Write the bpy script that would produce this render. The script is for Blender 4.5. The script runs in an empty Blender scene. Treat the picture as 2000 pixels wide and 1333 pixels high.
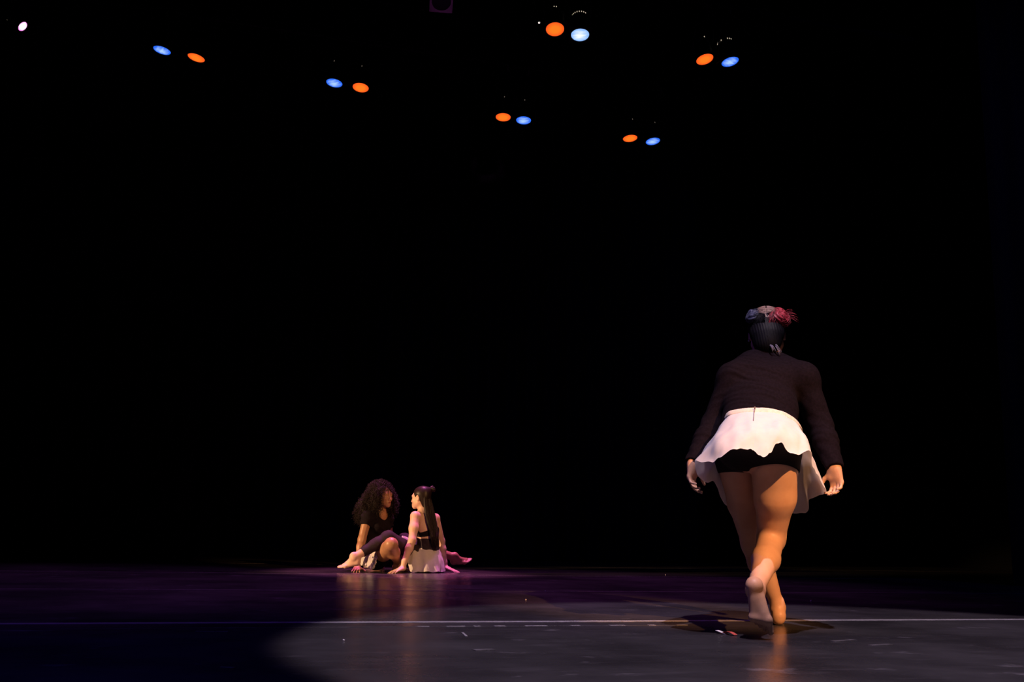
import bpy, math, random
import numpy as np
from mathutils import Vector, Matrix, noise as mnoise

random.seed(7)
RNG = np.random.default_rng(7)
scene = bpy.context.scene
COL = scene.collection

# ------------------------------------------------------------------ camera
CAM_H, FPX = 0.42, 2000.0
PITCH, ROLL = math.atan(370 / 2000), 0.022
RM = Matrix.Rotation(math.pi / 2 + PITCH, 3, 'X') @ Matrix.Rotation(ROLL, 3, 'Z')
cam_d = bpy.data.cameras.new('camera')
cam_d.sensor_width = 36.0
cam_d.lens = 36.0
cam_d.clip_end = 200
cam = bpy.data.objects.new('camera', cam_d)
cam.matrix_world = Matrix.Translation((0, 0, CAM_H)) @ RM.to_4x4()
COL.objects.link(cam)
scene.camera = cam

# ------------------------------------------------------------------ world, exposure
vs = scene.view_settings
vs.view_transform = 'Standard'
vs.look = 'None'
vs.gamma = 1.0
vs.use_curve_mapping = False
vs.exposure = 0.0
world = bpy.data.worlds.new('dark_auditorium')
scene.world = world
world.use_nodes = True
world.node_tree.nodes['Background'].inputs[0].default_value = (0.22, 0.16, 1.0, 1)
world.node_tree.nodes['Background'].inputs[1].default_value = 0.010


def spot(name, loc, aim, power, color, angle, blend=0.3, radius=0.06):
    d = bpy.data.lights.new(name, 'SPOT')
    d.energy = power
    d.color = color
    d.spot_size = math.radians(angle)
    d.spot_blend = blend
    d.shadow_soft_size = radius
    o = bpy.data.objects.new(name, d)
    o.location = loc
    o.rotation_euler = (Vector(aim) - Vector(loc)).to_track_quat('-Z', 'Y').to_euler()
    COL.objects.link(o)
    return o


# stage lamps that hang or stand outside the frame; the last one is an added light
spot('overhead_spotlight', (1.43, 2.6, 6.8), (1.45, 4.08, 0.0), 1800, (1.0, 0.80, 0.98), 37.5, 0.13, 0.05)
spot('side_amber_spotlight', (3.8, -1.8, 5.0), (1.22, 4.7, 0.75), 4900, (1.0, 0.47, 0.18), 10.2, 0.6, 0.05)
spot('side_boom_amber_spotlight', (-7.0, 6.3, 1.9), (-1.1, 10.1, 0.42), 3200, (1.0, 0.57, 0.27), 15, 0.6, 0.05)
spot('cross_amber_spotlight', (3.2, 4.6, 3.0), (-1.15, 10.1, 0.42), 900, (1.0, 0.47, 0.17), 11, 0.6, 0.05)
spot('overhead_magenta_spotlight', (-0.9, 11.2, 6.4), (-1.0, 10.15, 0.3), 2700, (1.0, 0.20, 0.62), 24, 0.8, 0.06)
spot('upstage_purple_wash', (0.2, 10.9, 6.0), (0.3, 8.9, 0.0), 520, (0.80, 0.20, 0.85), 62, 0.9, 0.1)
spot('upstage_purple_side_wash', (-3.6, 9.8, 6.0), (-3.3, 7.9, 0.0), 300, (0.70, 0.20, 0.90), 60, 0.9, 0.1)
spot('overhead_blue_wash', (-2.6, 2.6, 6.6), (-1.4, 4.6, 0.0), 230, (0.11, 0.06, 1.0), 88, 0.9, 0.1)
spot('wing_blue_wash', (7.0, 4.0, 6.2), (5.4, 10.2, 2.4), 150, (0.10, 0.10, 1.0), 75, 0.9, 0.1)
spot('added_gel_frame_light', (-1.5, -3.0, 4.8), (-0.76, 9.2, 5.5), 900, (1.0, 0.35, 0.9), 1.7, 0.8, 0.05)  # added narrow pink light, aimed only to brighten the unlit lamp's gel frame


# ------------------------------------------------------------------ pixel -> place
def ray(px, py):
    return RM @ Vector(((px - 1000) / FPX, (666.5 - py) / FPX, -1.0))


def P(px, py, d):
    r = ray(px, py)
    t = d / r.y
    return np.array((r.x * t, d, CAM_H + r.z * t))


def PZ(px, py, z):
    r = ray(px, py)
    t = (z - CAM_H) / r.z
    return np.array((r.x * t, r.y * t, z))


STAGE = math.radians(16.7)
U = np.array((math.cos(STAGE), math.sin(STAGE), 0.0))
V = np.array((-math.sin(STAGE), math.cos(STAGE), 0.0))
ZUP = np.array((0, 0, 1.0))


def UV(u, v, z=0.0):
    return U * u + V * v + ZUP * z


# ------------------------------------------------------------------ materials
def mat(name, color, rough=0.6, color2=None, scale=20.0, bump=0.0, bump_scale=None, metallic=0.0,
        spec=0.5, stretch=(1, 1, 1), coat=0.0, sheen=0.0, detail=4.0):
    m = bpy.data.materials.new(name)
    m.use_nodes = True
    nt = m.node_tree
    b = nt.nodes['Principled BSDF']
    b.inputs['Base Color'].default_value = (*color, 1)
    b.inputs['Roughness'].default_value = rough
    b.inputs['Metallic'].default_value = metallic
    b.inputs['Specular IOR Level'].default_value = spec
    b.inputs['Coat Weight'].default_value = coat
    b.inputs['Sheen Weight'].default_value = sheen
    tc = nt.nodes.new('ShaderNodeTexCoord')
    mp = nt.nodes.new('ShaderNodeMapping')
    mp.inputs['Scale'].default_value = stretch
    nt.links.new(tc.outputs['Object'], mp.inputs['Vector'])
    n = nt.nodes.new('ShaderNodeTexNoise')
    n.inputs['Scale'].default_value = scale
    n.inputs['Detail'].default_value = detail
    nt.links.new(mp.outputs[0], n.inputs['Vector'])
    if color2 is None:
        color2 = tuple(c * 0.82 for c in color)
    r = nt.nodes.new('ShaderNodeValToRGB')
    r.color_ramp.elements[0].position = 0.35
    r.color_ramp.elements[0].color = (*color2, 1)
    r.color_ramp.elements[1].position = 0.65
    r.color_ramp.elements[1].color = (*color, 1)
    nt.links.new(n.outputs['Fac'], r.inputs['Fac'])
    nt.links.new(r.outputs['Color'], b.inputs['Base Color'])
    if bump:
        n2 = nt.nodes.new('ShaderNodeTexNoise')
        n2.inputs['Scale'].default_value = bump_scale or scale
        n2.inputs['Detail'].default_value = 3
        nt.links.new(mp.outputs[0], n2.inputs['Vector'])
        bp = nt.nodes.new('ShaderNodeBump')
        bp.inputs['Strength'].default_value = bump
        bp.inputs['Distance'].default_value = 0.01
        nt.links.new(n2.outputs['Fac'], bp.inputs['Height'])
        nt.links.new(bp.outputs['Normal'], b.inputs['Normal'])
    return m


def emit(name, c_in, c_out, strength, streak=False, r0=0.06, r1=0.125):
    """A lit lens seen through its colour filter: hot core, deeper colour to the rim (object space, radius 1)."""
    m = bpy.data.materials.new(name)
    m.use_nodes = True
    nt = m.node_tree
    nt.nodes.remove(nt.nodes['Principled BSDF'])
    e = nt.nodes.new('ShaderNodeEmission')
    tc = nt.nodes.new('ShaderNodeTexCoord')
    ln = nt.nodes.new('ShaderNodeVectorMath')
    ln.operation = 'LENGTH'
    nt.links.new(tc.outputs['Object'], ln.inputs[0])
    nz = nt.nodes.new('ShaderNodeTexNoise')
    nz.inputs['Scale'].default_value = 34 if streak else 12
    nz.inputs['Detail'].default_value = 2
    if streak:
        mp = nt.nodes.new('ShaderNodeMapping')
        mp.inputs['Scale'].default_value = (0.35, 1.2, 1)
        nt.links.new(tc.outputs['Object'], mp.inputs['Vector'])
        nt.links.new(mp.outputs[0], nz.inputs['Vector'])
    else:
        nt.links.new(tc.outputs['Object'], nz.inputs['Vector'])
    ma = nt.nodes.new('ShaderNodeMath')
    ma.operation = 'MULTIPLY_ADD'
    ma.inputs[1].default_value = 0.085 if streak else 0.03
    nt.links.new(nz.outputs['Fac'], ma.inputs[0])
    nt.links.new(ln.outputs['Value'], ma.inputs[2])
    r = nt.nodes.new('ShaderNodeValToRGB')
    r.color_ramp.elements[0].position = r0
    r.color_ramp.elements[0].color = (*c_in, 1)
    r.color_ramp.elements[1].position = r1
    r.color_ramp.elements[1].color = (*c_out, 1)
    nt.links.new(ma.outputs[0], r.inputs['Fac'])
    nt.links.new(r.outputs['Color'], e.inputs['Color'])
    e.inputs['Strength'].default_value = strength
    nt.links.new(e.outputs[0], nt.nodes['Material Output'].inputs['Surface'])
    return m


def floor_mat(name, base, rough, seed):
    m = bpy.data.materials.new(name)
    m.use_nodes = True
    nt = m.node_tree
    b = nt.nodes['Principled BSDF']
    tc = nt.nodes.new('ShaderNodeTexCoord')
    rot = nt.nodes.new('ShaderNodeMapping')
    rot.inputs['Rotation'].default_value = (0, 0, -STAGE)
    rot.inputs['Location'].default_value = (seed * 3.7, seed * 1.3, 0)
    nt.links.new(tc.outputs['Object'], rot.inputs['Vector'])

    def nz(scale, stretch, detail, lo, hi):
        mp = nt.nodes.new('ShaderNodeMapping')
        mp.inputs['Scale'].default_value = stretch
        nt.links.new(rot.outputs[0], mp.inputs['Vector'])
        n = nt.nodes.new('ShaderNodeTexNoise')
        n.inputs['Scale'].default_value = scale
        n.inputs['Detail'].default_value = detail
        n.inputs['Roughness'].default_value = 0.6
        nt.links.new(mp.outputs[0], n.inputs['Vector'])
        mr = nt.nodes.new('ShaderNodeMapRange')
        mr.inputs['From Min'].default_value = lo
        mr.inputs['From Max'].default_value = hi
        nt.links.new(n.outputs['Fac'], mr.inputs['Value'])
        return mr.outputs[0]
    cloud = nz(1.3, (1, 1, 1), 6, 0.36, 0.70)
    streak = nz(9.0, (0.35, 1.6, 1), 5, 0.55, 0.85)
    scuff = nz(3.4, (1.1, 1.6, 1), 4, 0.63, 0.78)

    def mix(fac, a, bcol, amt):
        mu = nt.nodes.new('ShaderNodeMath')
        mu.operation = 'MULTIPLY'
        mu.inputs[1].default_value = amt
        nt.links.new(fac, mu.inputs[0])
        mx = nt.nodes.new('ShaderNodeMix')
        mx.data_type = 'RGBA'
        nt.links.new(mu.outputs[0], mx.inputs['Factor'])
        if isinstance(a, tuple):
            mx.inputs['A'].default_value = (*a, 1)
        else:
            nt.links.new(a, mx.inputs['A'])
        mx.inputs['B'].default_value = (*bcol, 1)
        return mx.outputs['Result']
    c = mix(cloud, tuple(x * 0.72 for x in base), tuple(x * 1.35 for x in base), 1.0)
    c = mix(streak, c, tuple(x * 2.4 for x in base), 0.55)
    c = mix(scuff, c, tuple(x * 5.0 for x in base), 0.75)
    nt.links.new(c, b.inputs['Base Color'])
    b.inputs['Roughness'].default_value = rough
    b.inputs['Specular IOR Level'].default_value = 0.42
    mr = nt.nodes.new('ShaderNodeMapRange')
    mr.inputs['To Min'].default_value = rough * 0.85
    mr.inputs['To Max'].default_value = rough * 1.35
    nt.links.new(cloud, mr.inputs['Value'])
    nt.links.new(mr.outputs[0], b.inputs['Roughness'])
    mp = nt.nodes.new('ShaderNodeMapping')
    mp.inputs['Scale'].default_value = (0.5, 1.6, 1)
    nt.links.new(rot.outputs[0], mp.inputs['Vector'])
    nb = nt.nodes.new('ShaderNodeTexNoise')
    nb.inputs['Scale'].default_value = 7
    nb.inputs['Detail'].default_value = 2
    nt.links.new(mp.outputs[0], nb.inputs['Vector'])
    bp = nt.nodes.new('ShaderNodeBump')
    bp.inputs['Strength'].default_value = 0.10
    bp.inputs['Distance'].default_value = 0.006
    nt.links.new(nb.outputs['Fac'], bp.inputs['Height'])
    nt.links.new(bp.outputs['Normal'], b.inputs['Normal'])
    return m


M = {}
M['black_wall'] = mat('black_painted_wall', (0.006, 0.006, 0.007), 0.9, spec=0.1)
M['drape'] = mat('black_velour', (0.014, 0.012, 0.016), 0.95, spec=0.05, scale=60)
M['metal'] = mat('black_powder_coat', (0.010, 0.010, 0.011), 0.6, spec=0.25)
M['steel'] = mat('dark_steel', (0.03, 0.03, 0.032), 0.5, metallic=0.6, spec=0.3)
M['tape_light'] = mat('worn_grey_vinyl_tape', (0.38, 0.36, 0.38), 0.40, (0.20, 0.19, 0.20), scale=14, stretch=(1, 4, 1))
M['tape_dark'] = mat('dull_dark_vinyl_tape', (0.13, 0.12, 0.13), 0.34, (0.07, 0.065, 0.07), scale=14)
M['skin_tan'] = mat('tan_skin', (0.58, 0.335, 0.215), 0.48, (0.53, 0.29, 0.18), scale=14, spec=0.35, bump=0.04, bump_scale=300)
M['skin_brown'] = mat('brown_skin', (0.42, 0.225, 0.125), 0.40, (0.36, 0.185, 0.10), scale=16, spec=0.4, bump=0.03, bump_scale=300)
M['skin_fair'] = mat('fair_skin', (0.72, 0.49, 0.37), 0.48, (0.67, 0.43, 0.32), scale=16, spec=0.35, bump=0.03, bump_scale=300)
M['lip_brown'] = mat('brown_lips', (0.30, 0.10, 0.075), 0.4, scale=60)
M['lip_pink'] = mat('pink_lips', (0.55, 0.22, 0.19), 0.4, scale=60)
M['nail'] = mat('nail', (0.75, 0.50, 0.42), 0.3, scale=60)
M['eye_white'] = mat('eye_white', (0.75, 0.72, 0.70), 0.2, scale=30)
M['iris'] = mat('dark_brown_iris', (0.03, 0.015, 0.01), 0.15, scale=80)
M['brow'] = mat('eyebrow_hair', (0.015, 0.010, 0.009), 0.7, scale=200)
M['knit'] = mat('black_knit', (0.0060, 0.0034, 0.0064), 0.9, (0.0036, 0.0020, 0.0037), scale=90, spec=0.06, bump=0.12, bump_scale=260)
M['knit_flat'] = mat('black_cotton', (0.010, 0.007, 0.010), 0.9, scale=80, spec=0.1, bump=0.08, bump_scale=260)
M['legging'] = mat('black_stretch_legging', (0.026, 0.017, 0.026), 0.75, scale=80, spec=0.2)
M['shorts'] = mat('black_shorts', (0.010, 0.008, 0.010), 0.85, scale=80, spec=0.1)
M['white_cloth'] = mat('white_skirt_cloth', (0.80, 0.78, 0.79), 0.85, (0.76, 0.74, 0.75), scale=40, spec=0.15, bump=0.06, bump_scale=400)
_nt = M['white_cloth'].node_tree
_mx = _nt.nodes.new('ShaderNodeMixShader')
_mx.inputs[0].default_value = 0.30
_tr = _nt.nodes.new('ShaderNodeBsdfTranslucent')
_tr.inputs['Color'].default_value = (0.80, 0.76, 0.75, 1)
_nt.links.new(_nt.nodes['Principled BSDF'].outputs[0], _mx.inputs[1])
_nt.links.new(_tr.outputs[0], _mx.inputs[2])
_nt.links.new(_mx.outputs[0], _nt.nodes['Material Output'].inputs['Surface'])
M['band_cloth'] = mat('cream_waistband', (0.66, 0.60, 0.53), 0.8, scale=60, spec=0.15)
M['zip'] = mat('grey_zip', (0.16, 0.12, 0.12), 0.5, scale=60)
M['hair_black'] = mat('black_hair', (0.006, 0.005, 0.007), 0.5, (0.003, 0.003, 0.004), scale=30, stretch=(8, 8, 1), spec=0.08, bump=0.15, bump_scale=60)
M['hair_brown'] = mat('dark_brown_hair', (0.020, 0.011, 0.009), 0.42, (0.009, 0.005, 0.0045), scale=40, stretch=(8, 8, 1), spec=0.25)
M['hair_curl'] = mat('dark_curly_hair', (0.018, 0.010, 0.0085), 0.6, (0.009, 0.0055, 0.005), scale=60, spec=0.2)
M['hair_blue'] = mat('blue_grey_hair', (0.055, 0.06, 0.11), 0.5, (0.018, 0.02, 0.045), scale=50, spec=0.4)
M['hair_red'] = mat('crimson_hair', (0.42, 0.035, 0.055), 0.5, (0.22, 0.018, 0.028), scale=50, spec=0.4)
M['hair_tan'] = mat('bleached_tan_hair', (0.36, 0.235, 0.19), 0.5, (0.22, 0.13, 0.10), scale=60, stretch=(1, 6, 1), spec=0.4)
M['hair_grey'] = mat('blue_grey_wisps', (0.24, 0.22, 0.31), 0.5, (0.16, 0.15, 0.22), scale=50, spec=0.4)
M['lens_orange'] = emit('orange_lit_lens', (1.0, 0.205, 0.014), (1.0, 0.050, 0.012), 1.05)
M['lens_blue'] = emit('blue_lit_lens', (0.40, 0.62, 1.0), (0.02, 0.14, 0.90), 1.05, True)
M['lens_paleblue'] = emit('pale_blue_lit_lens', (0.88, 0.95, 1.0), (0.26, 0.48, 1.0), 1.12, True)
M['lens_white'] = emit('white_lit_lens', (1.0, 0.95, 1.0), (0.95, 0.12, 0.75), 1.3, False, 0.052, 0.070)
M['vent_glow'] = emit('vent_slot_glow', (1.0, 0.83, 0.62), (1.0, 0.83, 0.62), 0.55)
M['glint_glow'] = emit('white_glint_glow', (1.0, 0.90, 0.84), (1.0, 0.90, 0.84), 0.8)  # emission that paints one white glint
M['vent_dim'] = emit('vent_slot_dim_glow', (1.0, 0.80, 0.62), (1.0, 0.80, 0.62), 0.12)
M['dark_lens'] = mat('unlit_lens', (0.010, 0.004, 0.014), 0.6, spec=0.1)
M['frame_purple'] = mat('gel_frame_lit_purple', (0.16, 0.075, 0.17), 0.7, scale=12)  # purple light falling on the frame is put into its base colour
M['scrap_red'] = mat('red_paper', (0.65, 0.10, 0.07), 0.6, scale=60)
M['scrap_white'] = mat('white_paper', (0.80, 0.74, 0.70), 0.6, scale=60)


# ------------------------------------------------------------------ mesh helpers
def link(name, verts, faces, material, parent=None, smooth=True):
    me = bpy.data.meshes.new(name)
    me.from_pydata([tuple(map(float, v)) for v in verts], [], [tuple(map(int, f)) for f in faces])
    for m in (material if isinstance(material, (list, tuple)) else [material]):
        me.materials.append(m)
    if smooth:
        me.polygons.foreach_set('use_smooth', [True] * len(me.polygons))
    me.update()
    o = bpy.data.objects.new(name, me)
    COL.objects.link(o)
    if parent is not None:
        o.parent = parent
        o.matrix_parent_inverse = parent.matrix_world.inverted()
    return o


def empty(name, loc, label=None, cat=None, group=None):
    o = bpy.data.objects.new(name, None)
    o.empty_display_size = 0.1
    o.matrix_world = Matrix.Translation(Vector(loc))
    COL.objects.link(o)
    tag(o, label, cat, group)
    return o


def tag(o, label=None, cat=None, group=None, kind=None):
    if label:
        o['label'] = label
    if cat:
        o['category'] = cat
    if group:
        o['group'] = group
    if kind:
        o['kind'] = kind
    return o


class MB:
    def __init__(s):
        s.v, s.f = [], []

    def quadstrip(s, rings, close_u=True, cap=True):
        n = len(rings[0])
        o = len(s.v)
        for r in rings:
            s.v.extend([tuple(p) for p in r])
        m = n if close_u else n - 1
        for i in range(len(rings) - 1):
            for j in range(m):
                a, b = o + i * n + j, o + i * n + (j + 1) % n
                s.f.append((a, b, b + n, a + n))
        if cap and close_u:
            s.f.append(tuple(o + j for j in reversed(range(n))))
            s.f.append(tuple(o + (len(rings) - 1) * n + j for j in range(n)))
        return s

    def tube(s, pts, r, n=6):
        pts = [np.asarray(p, float) for p in pts]
        rr = r if hasattr(r, '__len__') else [r] * len(pts)
        rings = []
        t0 = pts[1] - pts[0]
        ref = np.array((0, 0, 1.0)) if abs(t0[2]) < 0.9 * np.linalg.norm(t0) else np.array((1.0, 0, 0))
        a = np.cross(t0, ref)
        a /= np.linalg.norm(a) + 1e-12
        for i, p in enumerate(pts):
            t = pts[min(i + 1, len(pts) - 1)] - pts[max(i - 1, 0)]
            t = t / (np.linalg.norm(t) + 1e-12)
            a = a - t * np.dot(a, t)
            a /= np.linalg.norm(a) + 1e-12
            b = np.cross(t, a)
            rings.append([p + rr[i] * (math.cos(k * 2 * math.pi / n) * a + math.sin(k * 2 * math.pi / n) * b) for k in range(n)])
        return s.quadstrip(rings)

    def box(s, c, ax, ay, az):
        c, ax, ay, az = (np.asarray(x, float) for x in (c, ax, ay, az))
        o = len(s.v)
        for sz in (-1, 1):
            for sx, sy in ((-1, -1), (1, -1), (1, 1), (-1, 1)):
                s.v.append(tuple(c + sx * ax + sy * ay + sz * az))
        s.f += [tuple(o + i for i in f) for f in ((3, 2, 1, 0), (4, 5, 6, 7), (0, 1, 5, 4), (1, 2, 6, 5), (2, 3, 7, 6), (3, 0, 4, 7))]
        return s

    def lathe(s, c, axis, prof, n=32, close=True):
        """prof: (distance along axis, radius)"""
        axis = np.asarray(axis, float)
        axis = axis / np.linalg.norm(axis)
        ref = np.array((0, 0, 1.0)) if abs(axis[2]) < 0.8 else np.array((1.0, 0, 0))
        a = np.cross(axis, ref)
        a /= np.linalg.norm(a)
        b = np.cross(axis, a)
        rings = [[np.asarray(c) + axis * z + r * (math.cos(k * 2 * math.pi / n) * a + math.sin(k * 2 * math.pi / n) * b) for k in range(n)] for z, r in prof]
        return s.quadstrip(rings, cap=close)

    def build(s, name, material, parent=None, smooth=True):
        return link(name, s.v, s.f, material, parent, smooth)


# ------------------------------------------------------------------ the stage
V_BACK = 14.3
mb = MB()
mb.box(UV(1, 6.2, -0.06), U * 11, V * 8.6, ZUP * 0.05)
floor = tag(mb.build('floor', M['black_wall'], None, False), kind='structure')
bounds = [-2.35, 0.0, 2.37, 4.73, 7.06, 9.48, 11.85, 14.2]
rough_of = [0.30, 0.30, 0.27, 0.25, 0.235, 0.21, 0.24]
for i in range(7):
    v0, v1 = bounds[i] + 0.003, bounds[i + 1] - 0.003
    fm = floor_mat('black_marley_%d' % i, [(0.040, 0.036, 0.040), (0.043, 0.039, 0.043), (0.038, 0.035, 0.039)][i % 3], rough_of[i], i)
    MB().box(UV(1, (v0 + v1) / 2, -0.005), U * 10.9, V * (v1 - v0) / 2, ZUP * 0.005).build('marley_strip', fm, floor, False)


def tape(v, w, u0, u1, material, name='seam_tape', wob=0.004, seed=0):
    mb2 = MB()
    n = 90
    top = []
    for k in range(n + 1):
        u = u0 + (u1 - u0) * k / n
        a = wob * mnoise.noise(Vector((u * 0.9, seed, 0)))
        ww = w / 2 * (1 + 0.25 * mnoise.noise(Vector((u * 3, seed + 5, 0))))
        top.append([UV(u, v + a - ww, 0.0002), UV(u, v + a - ww, 0.0012), UV(u, v + a + ww, 0.0012), UV(u, v + a + ww, 0.0002)])
    mb2.quadstrip(top)
    return mb2.build(name, material, floor, False)


tape(4.73, 0.062, -9, 11, M['tape_light'], seed=1)
tape(7.06, 0.05, -9, 11, M['tape_dark'], seed=2)
tape(9.48, 0.06, -9, 11, M['tape_dark'], seed=3)
tape(11.85, 0.05, -9, 11, M['tape_dark'], seed=4)
# the short broken run of pale tape nearer the front
rr = random.Random(3)
u = UV(0, 0)
pa, pb = PZ(812, 1223.5, 0), PZ(1345, 1223.5, 0)
ua, ub = float(pa @ U), float(pb @ U)
va, vb = float(pa @ V), float(pb @ V)
tape((va + vb) / 2, 0.008, -9, ub, M['tape_dark'], seed=6, wob=0.012)
uu = ua
while uu < ub:
    ln = rr.uniform(0.03, 0.12)
    vv = va + (vb - va) * (uu - ua) / (ub - ua)
    MB().box(UV(uu + ln / 2, (va + vb) / 2 + 0.002, 0.0013), U * ln / 2, V * rr.uniform(0.007, 0.014), ZUP * 0.0006).build('tape_flake', M['tape_light'], floor, False)
    uu += ln + rr.uniform(0.03, 0.16)
# old spike marks
for (x0, y0, x1, y1, w, mm) in [(382, 1235, 445, 1235.5, 0.03, 'tape_dark'), (903, 1237, 911, 1244, 0.01, 'tape_light'), (1626, 1254, 1668, 1251, 0.03, 'tape_dark'),
                               (925, 1271, 965, 1270, 0.04, 'tape_dark'), (1700, 1262, 1740, 1260, 0.03, 'tape_dark'), (430, 1305, 458, 1306, 0.02, 'tape_dark')]:
    a, b = PZ(x0, y0, 0), PZ(x1, y1, 0)
    d = (b - a) / 2
    n2 = np.cross(ZUP, d)
    n2 = n2 / np.linalg.norm(n2) * w / 2
    MB().box((a + b) / 2 + ZUP * 0.0012, d, n2, ZUP * 0.001).build('spike_mark', M[mm], floor, False)
# small crumbs that catch the light
for i, (x, y) in enumerate([(1937, 1136), (1065, 1156), (1300, 1124), (1584, 1175), (1027, 1173), (671, 1253)]):
    p = PZ(x, y, 0)
    c = MB().lathe(p, ZUP, [(0.0, 0.003), (0.002, 0.0045), (0.005, 0.004), (0.007, 0.0015)], 6).build('paper_crumb', M['scrap_white'])
    tag(c, 'tiny white crumb lying on the black dance floor', 'crumb', 'crumbs on the dance floor')

# folded scrap of red and white tape
pa, pb = PZ(1400, 1238, 0), PZ(1437, 1242.5, 0)
scr = empty('tape_scrap', (pa + pb) / 2, 'small torn scrap of red and white tape on the floor near the bare toes', 'tape scrap')
dx = (pb - pa)
sd = np.cross(ZUP, dx)
sd = sd / np.linalg.norm(sd) * 0.011


def ribbon(ts, lift, name, m):
    rings = []
    for t in ts:
        p = pa + dx * t + ZUP * lift(t)
        rings.append([p - sd, p + sd, p + sd + ZUP * 0.0012, p - sd + ZUP * 0.0012])
    MB().quadstrip(rings).build(name, m, scr, False)


ribbon(np.linspace(0, 0.55, 8), lambda t: 0.001 + 0.012 * (0.55 - t) / 0.55, 'white_end', M['scrap_white'])
ribbon(np.linspace(0.3, 1.0, 8), lambda t: 0.0025 + 0.010 * max(0, math.sin(math.pi * (t - 0.3) / 0.7)), 'red_end', M['scrap_red'])

# walls, ceiling
tag(MB().box(UV(1, V_BACK + 0.6, 4.2), U * 11, V * 0.08, ZUP * 4.25).build('wall_back', M['black_wall'], None, False), kind='structure')
tag(MB().box(UV(-9.9, 6.2, 4.2), U * 0.08, V * 8.6, ZUP * 4.25).build('wall_left', M['black_wall'], None, False), kind='structure')
tag(MB().box(UV(11.9, 6.2, 4.2), U * 0.08, V * 8.6, ZUP * 4.25).build('wall_right', M['black_wall'], None, False), kind='structure')
tag(MB().box(UV(1, 6.2, 8.5), U * 11, V * 8.6, ZUP * 0.06).build('ceiling', M['black_wall'], None, False), kind='structure')


def curtain(name, p0, p1, z1, label, fold=0.32, amp=0.07, seed=0):
    p0, p1 = np.asarray(p0, float), np.asarray(p1, float)
    L = np.linalg.norm(p1 - p0)
    t = (p1 - p0) / L
    nrm = np.cross(t, ZUP)
    root = empty(name, (p0 + p1) / 2, label, 'curtain')
    n = int(L / fold * 10)
    zs = [0.012, 0.4, 1.5, 3, 4.5, 6, z1 - 0.1, z1]
    rings = []
    for z in zs:
        row = []
        for k in range(n + 1):
            s = L * k / n
            ph = s / fold * 2 * math.pi + 1.6 * mnoise.noise(Vector((s * 0.8, seed, z * 0.12)))
            row.append(p0 + t * s + nrm * amp * (1 - 0.3 * z / z1) * (math.sin(ph) + 0.35 * mnoise.noise(Vector((s * 2, seed + 9, 0)))) + ZUP * z)
        rings.append(row)
    MB().quadstrip(rings, close_u=False).build('drape', M['drape'], root)
    mb3 = MB().tube([p0 + ZUP * (z1 + 0.03), p1 + ZUP * (z1 + 0.03)], 0.025, 8)
    mb3.build('curtain_pipe', M['steel'], root)
    return root


curtain('backdrop_curtain', UV(-9.6, V_BACK), UV(11.6, V_BACK), 8.2, 'black full-width backdrop curtain in soft folds behind the dancers')
curtain('leg_curtain', UV(7.6, 8.3), UV(11.6, 8.3), 8.2, 'black masking curtain with a bluish cast beyond the walking dancer', seed=3)
curtain('leg_curtain', UV(-9.6, 11.0), UV(-5.6, 11.0), 8.2, 'black masking curtain beyond the lone white lamp', seed=5)

# ------------------------------------------------------------------ stage lamps
LENS_Z = 5.5
LENS_R = 0.0935


def pipe(name, v, u0, u1, z, label):
    root = empty(name, UV((u0 + u1) / 2, v, z), label, 'lighting pipe')
    MB().tube([UV(u0, v, z), UV(u1, v, z)], 0.024, 12).build('pipe', M['metal'], root)
    n = 4
    for k in range(n):
        uu2 = u0 + 0.5 + (u1 - u0 - 1.0) * k / (n - 1)
        MB().tube([UV(uu2, v, z + 0.02), UV(uu2, v, 8.44)], 0.004, 6).build('suspension_cable', M['steel'], root)
    MB().tube([UV(u0 + 0.2 + (u1 - u0 - 0.4) * t, v + 0.02 * math.sin(t * 40), z + 0.036 - 0.01 * abs(math.sin(t * 22))) for t in np.linspace(0, 1, 60)], 0.008, 6).build('power_cable', M['metal'], root)
    return root


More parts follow.
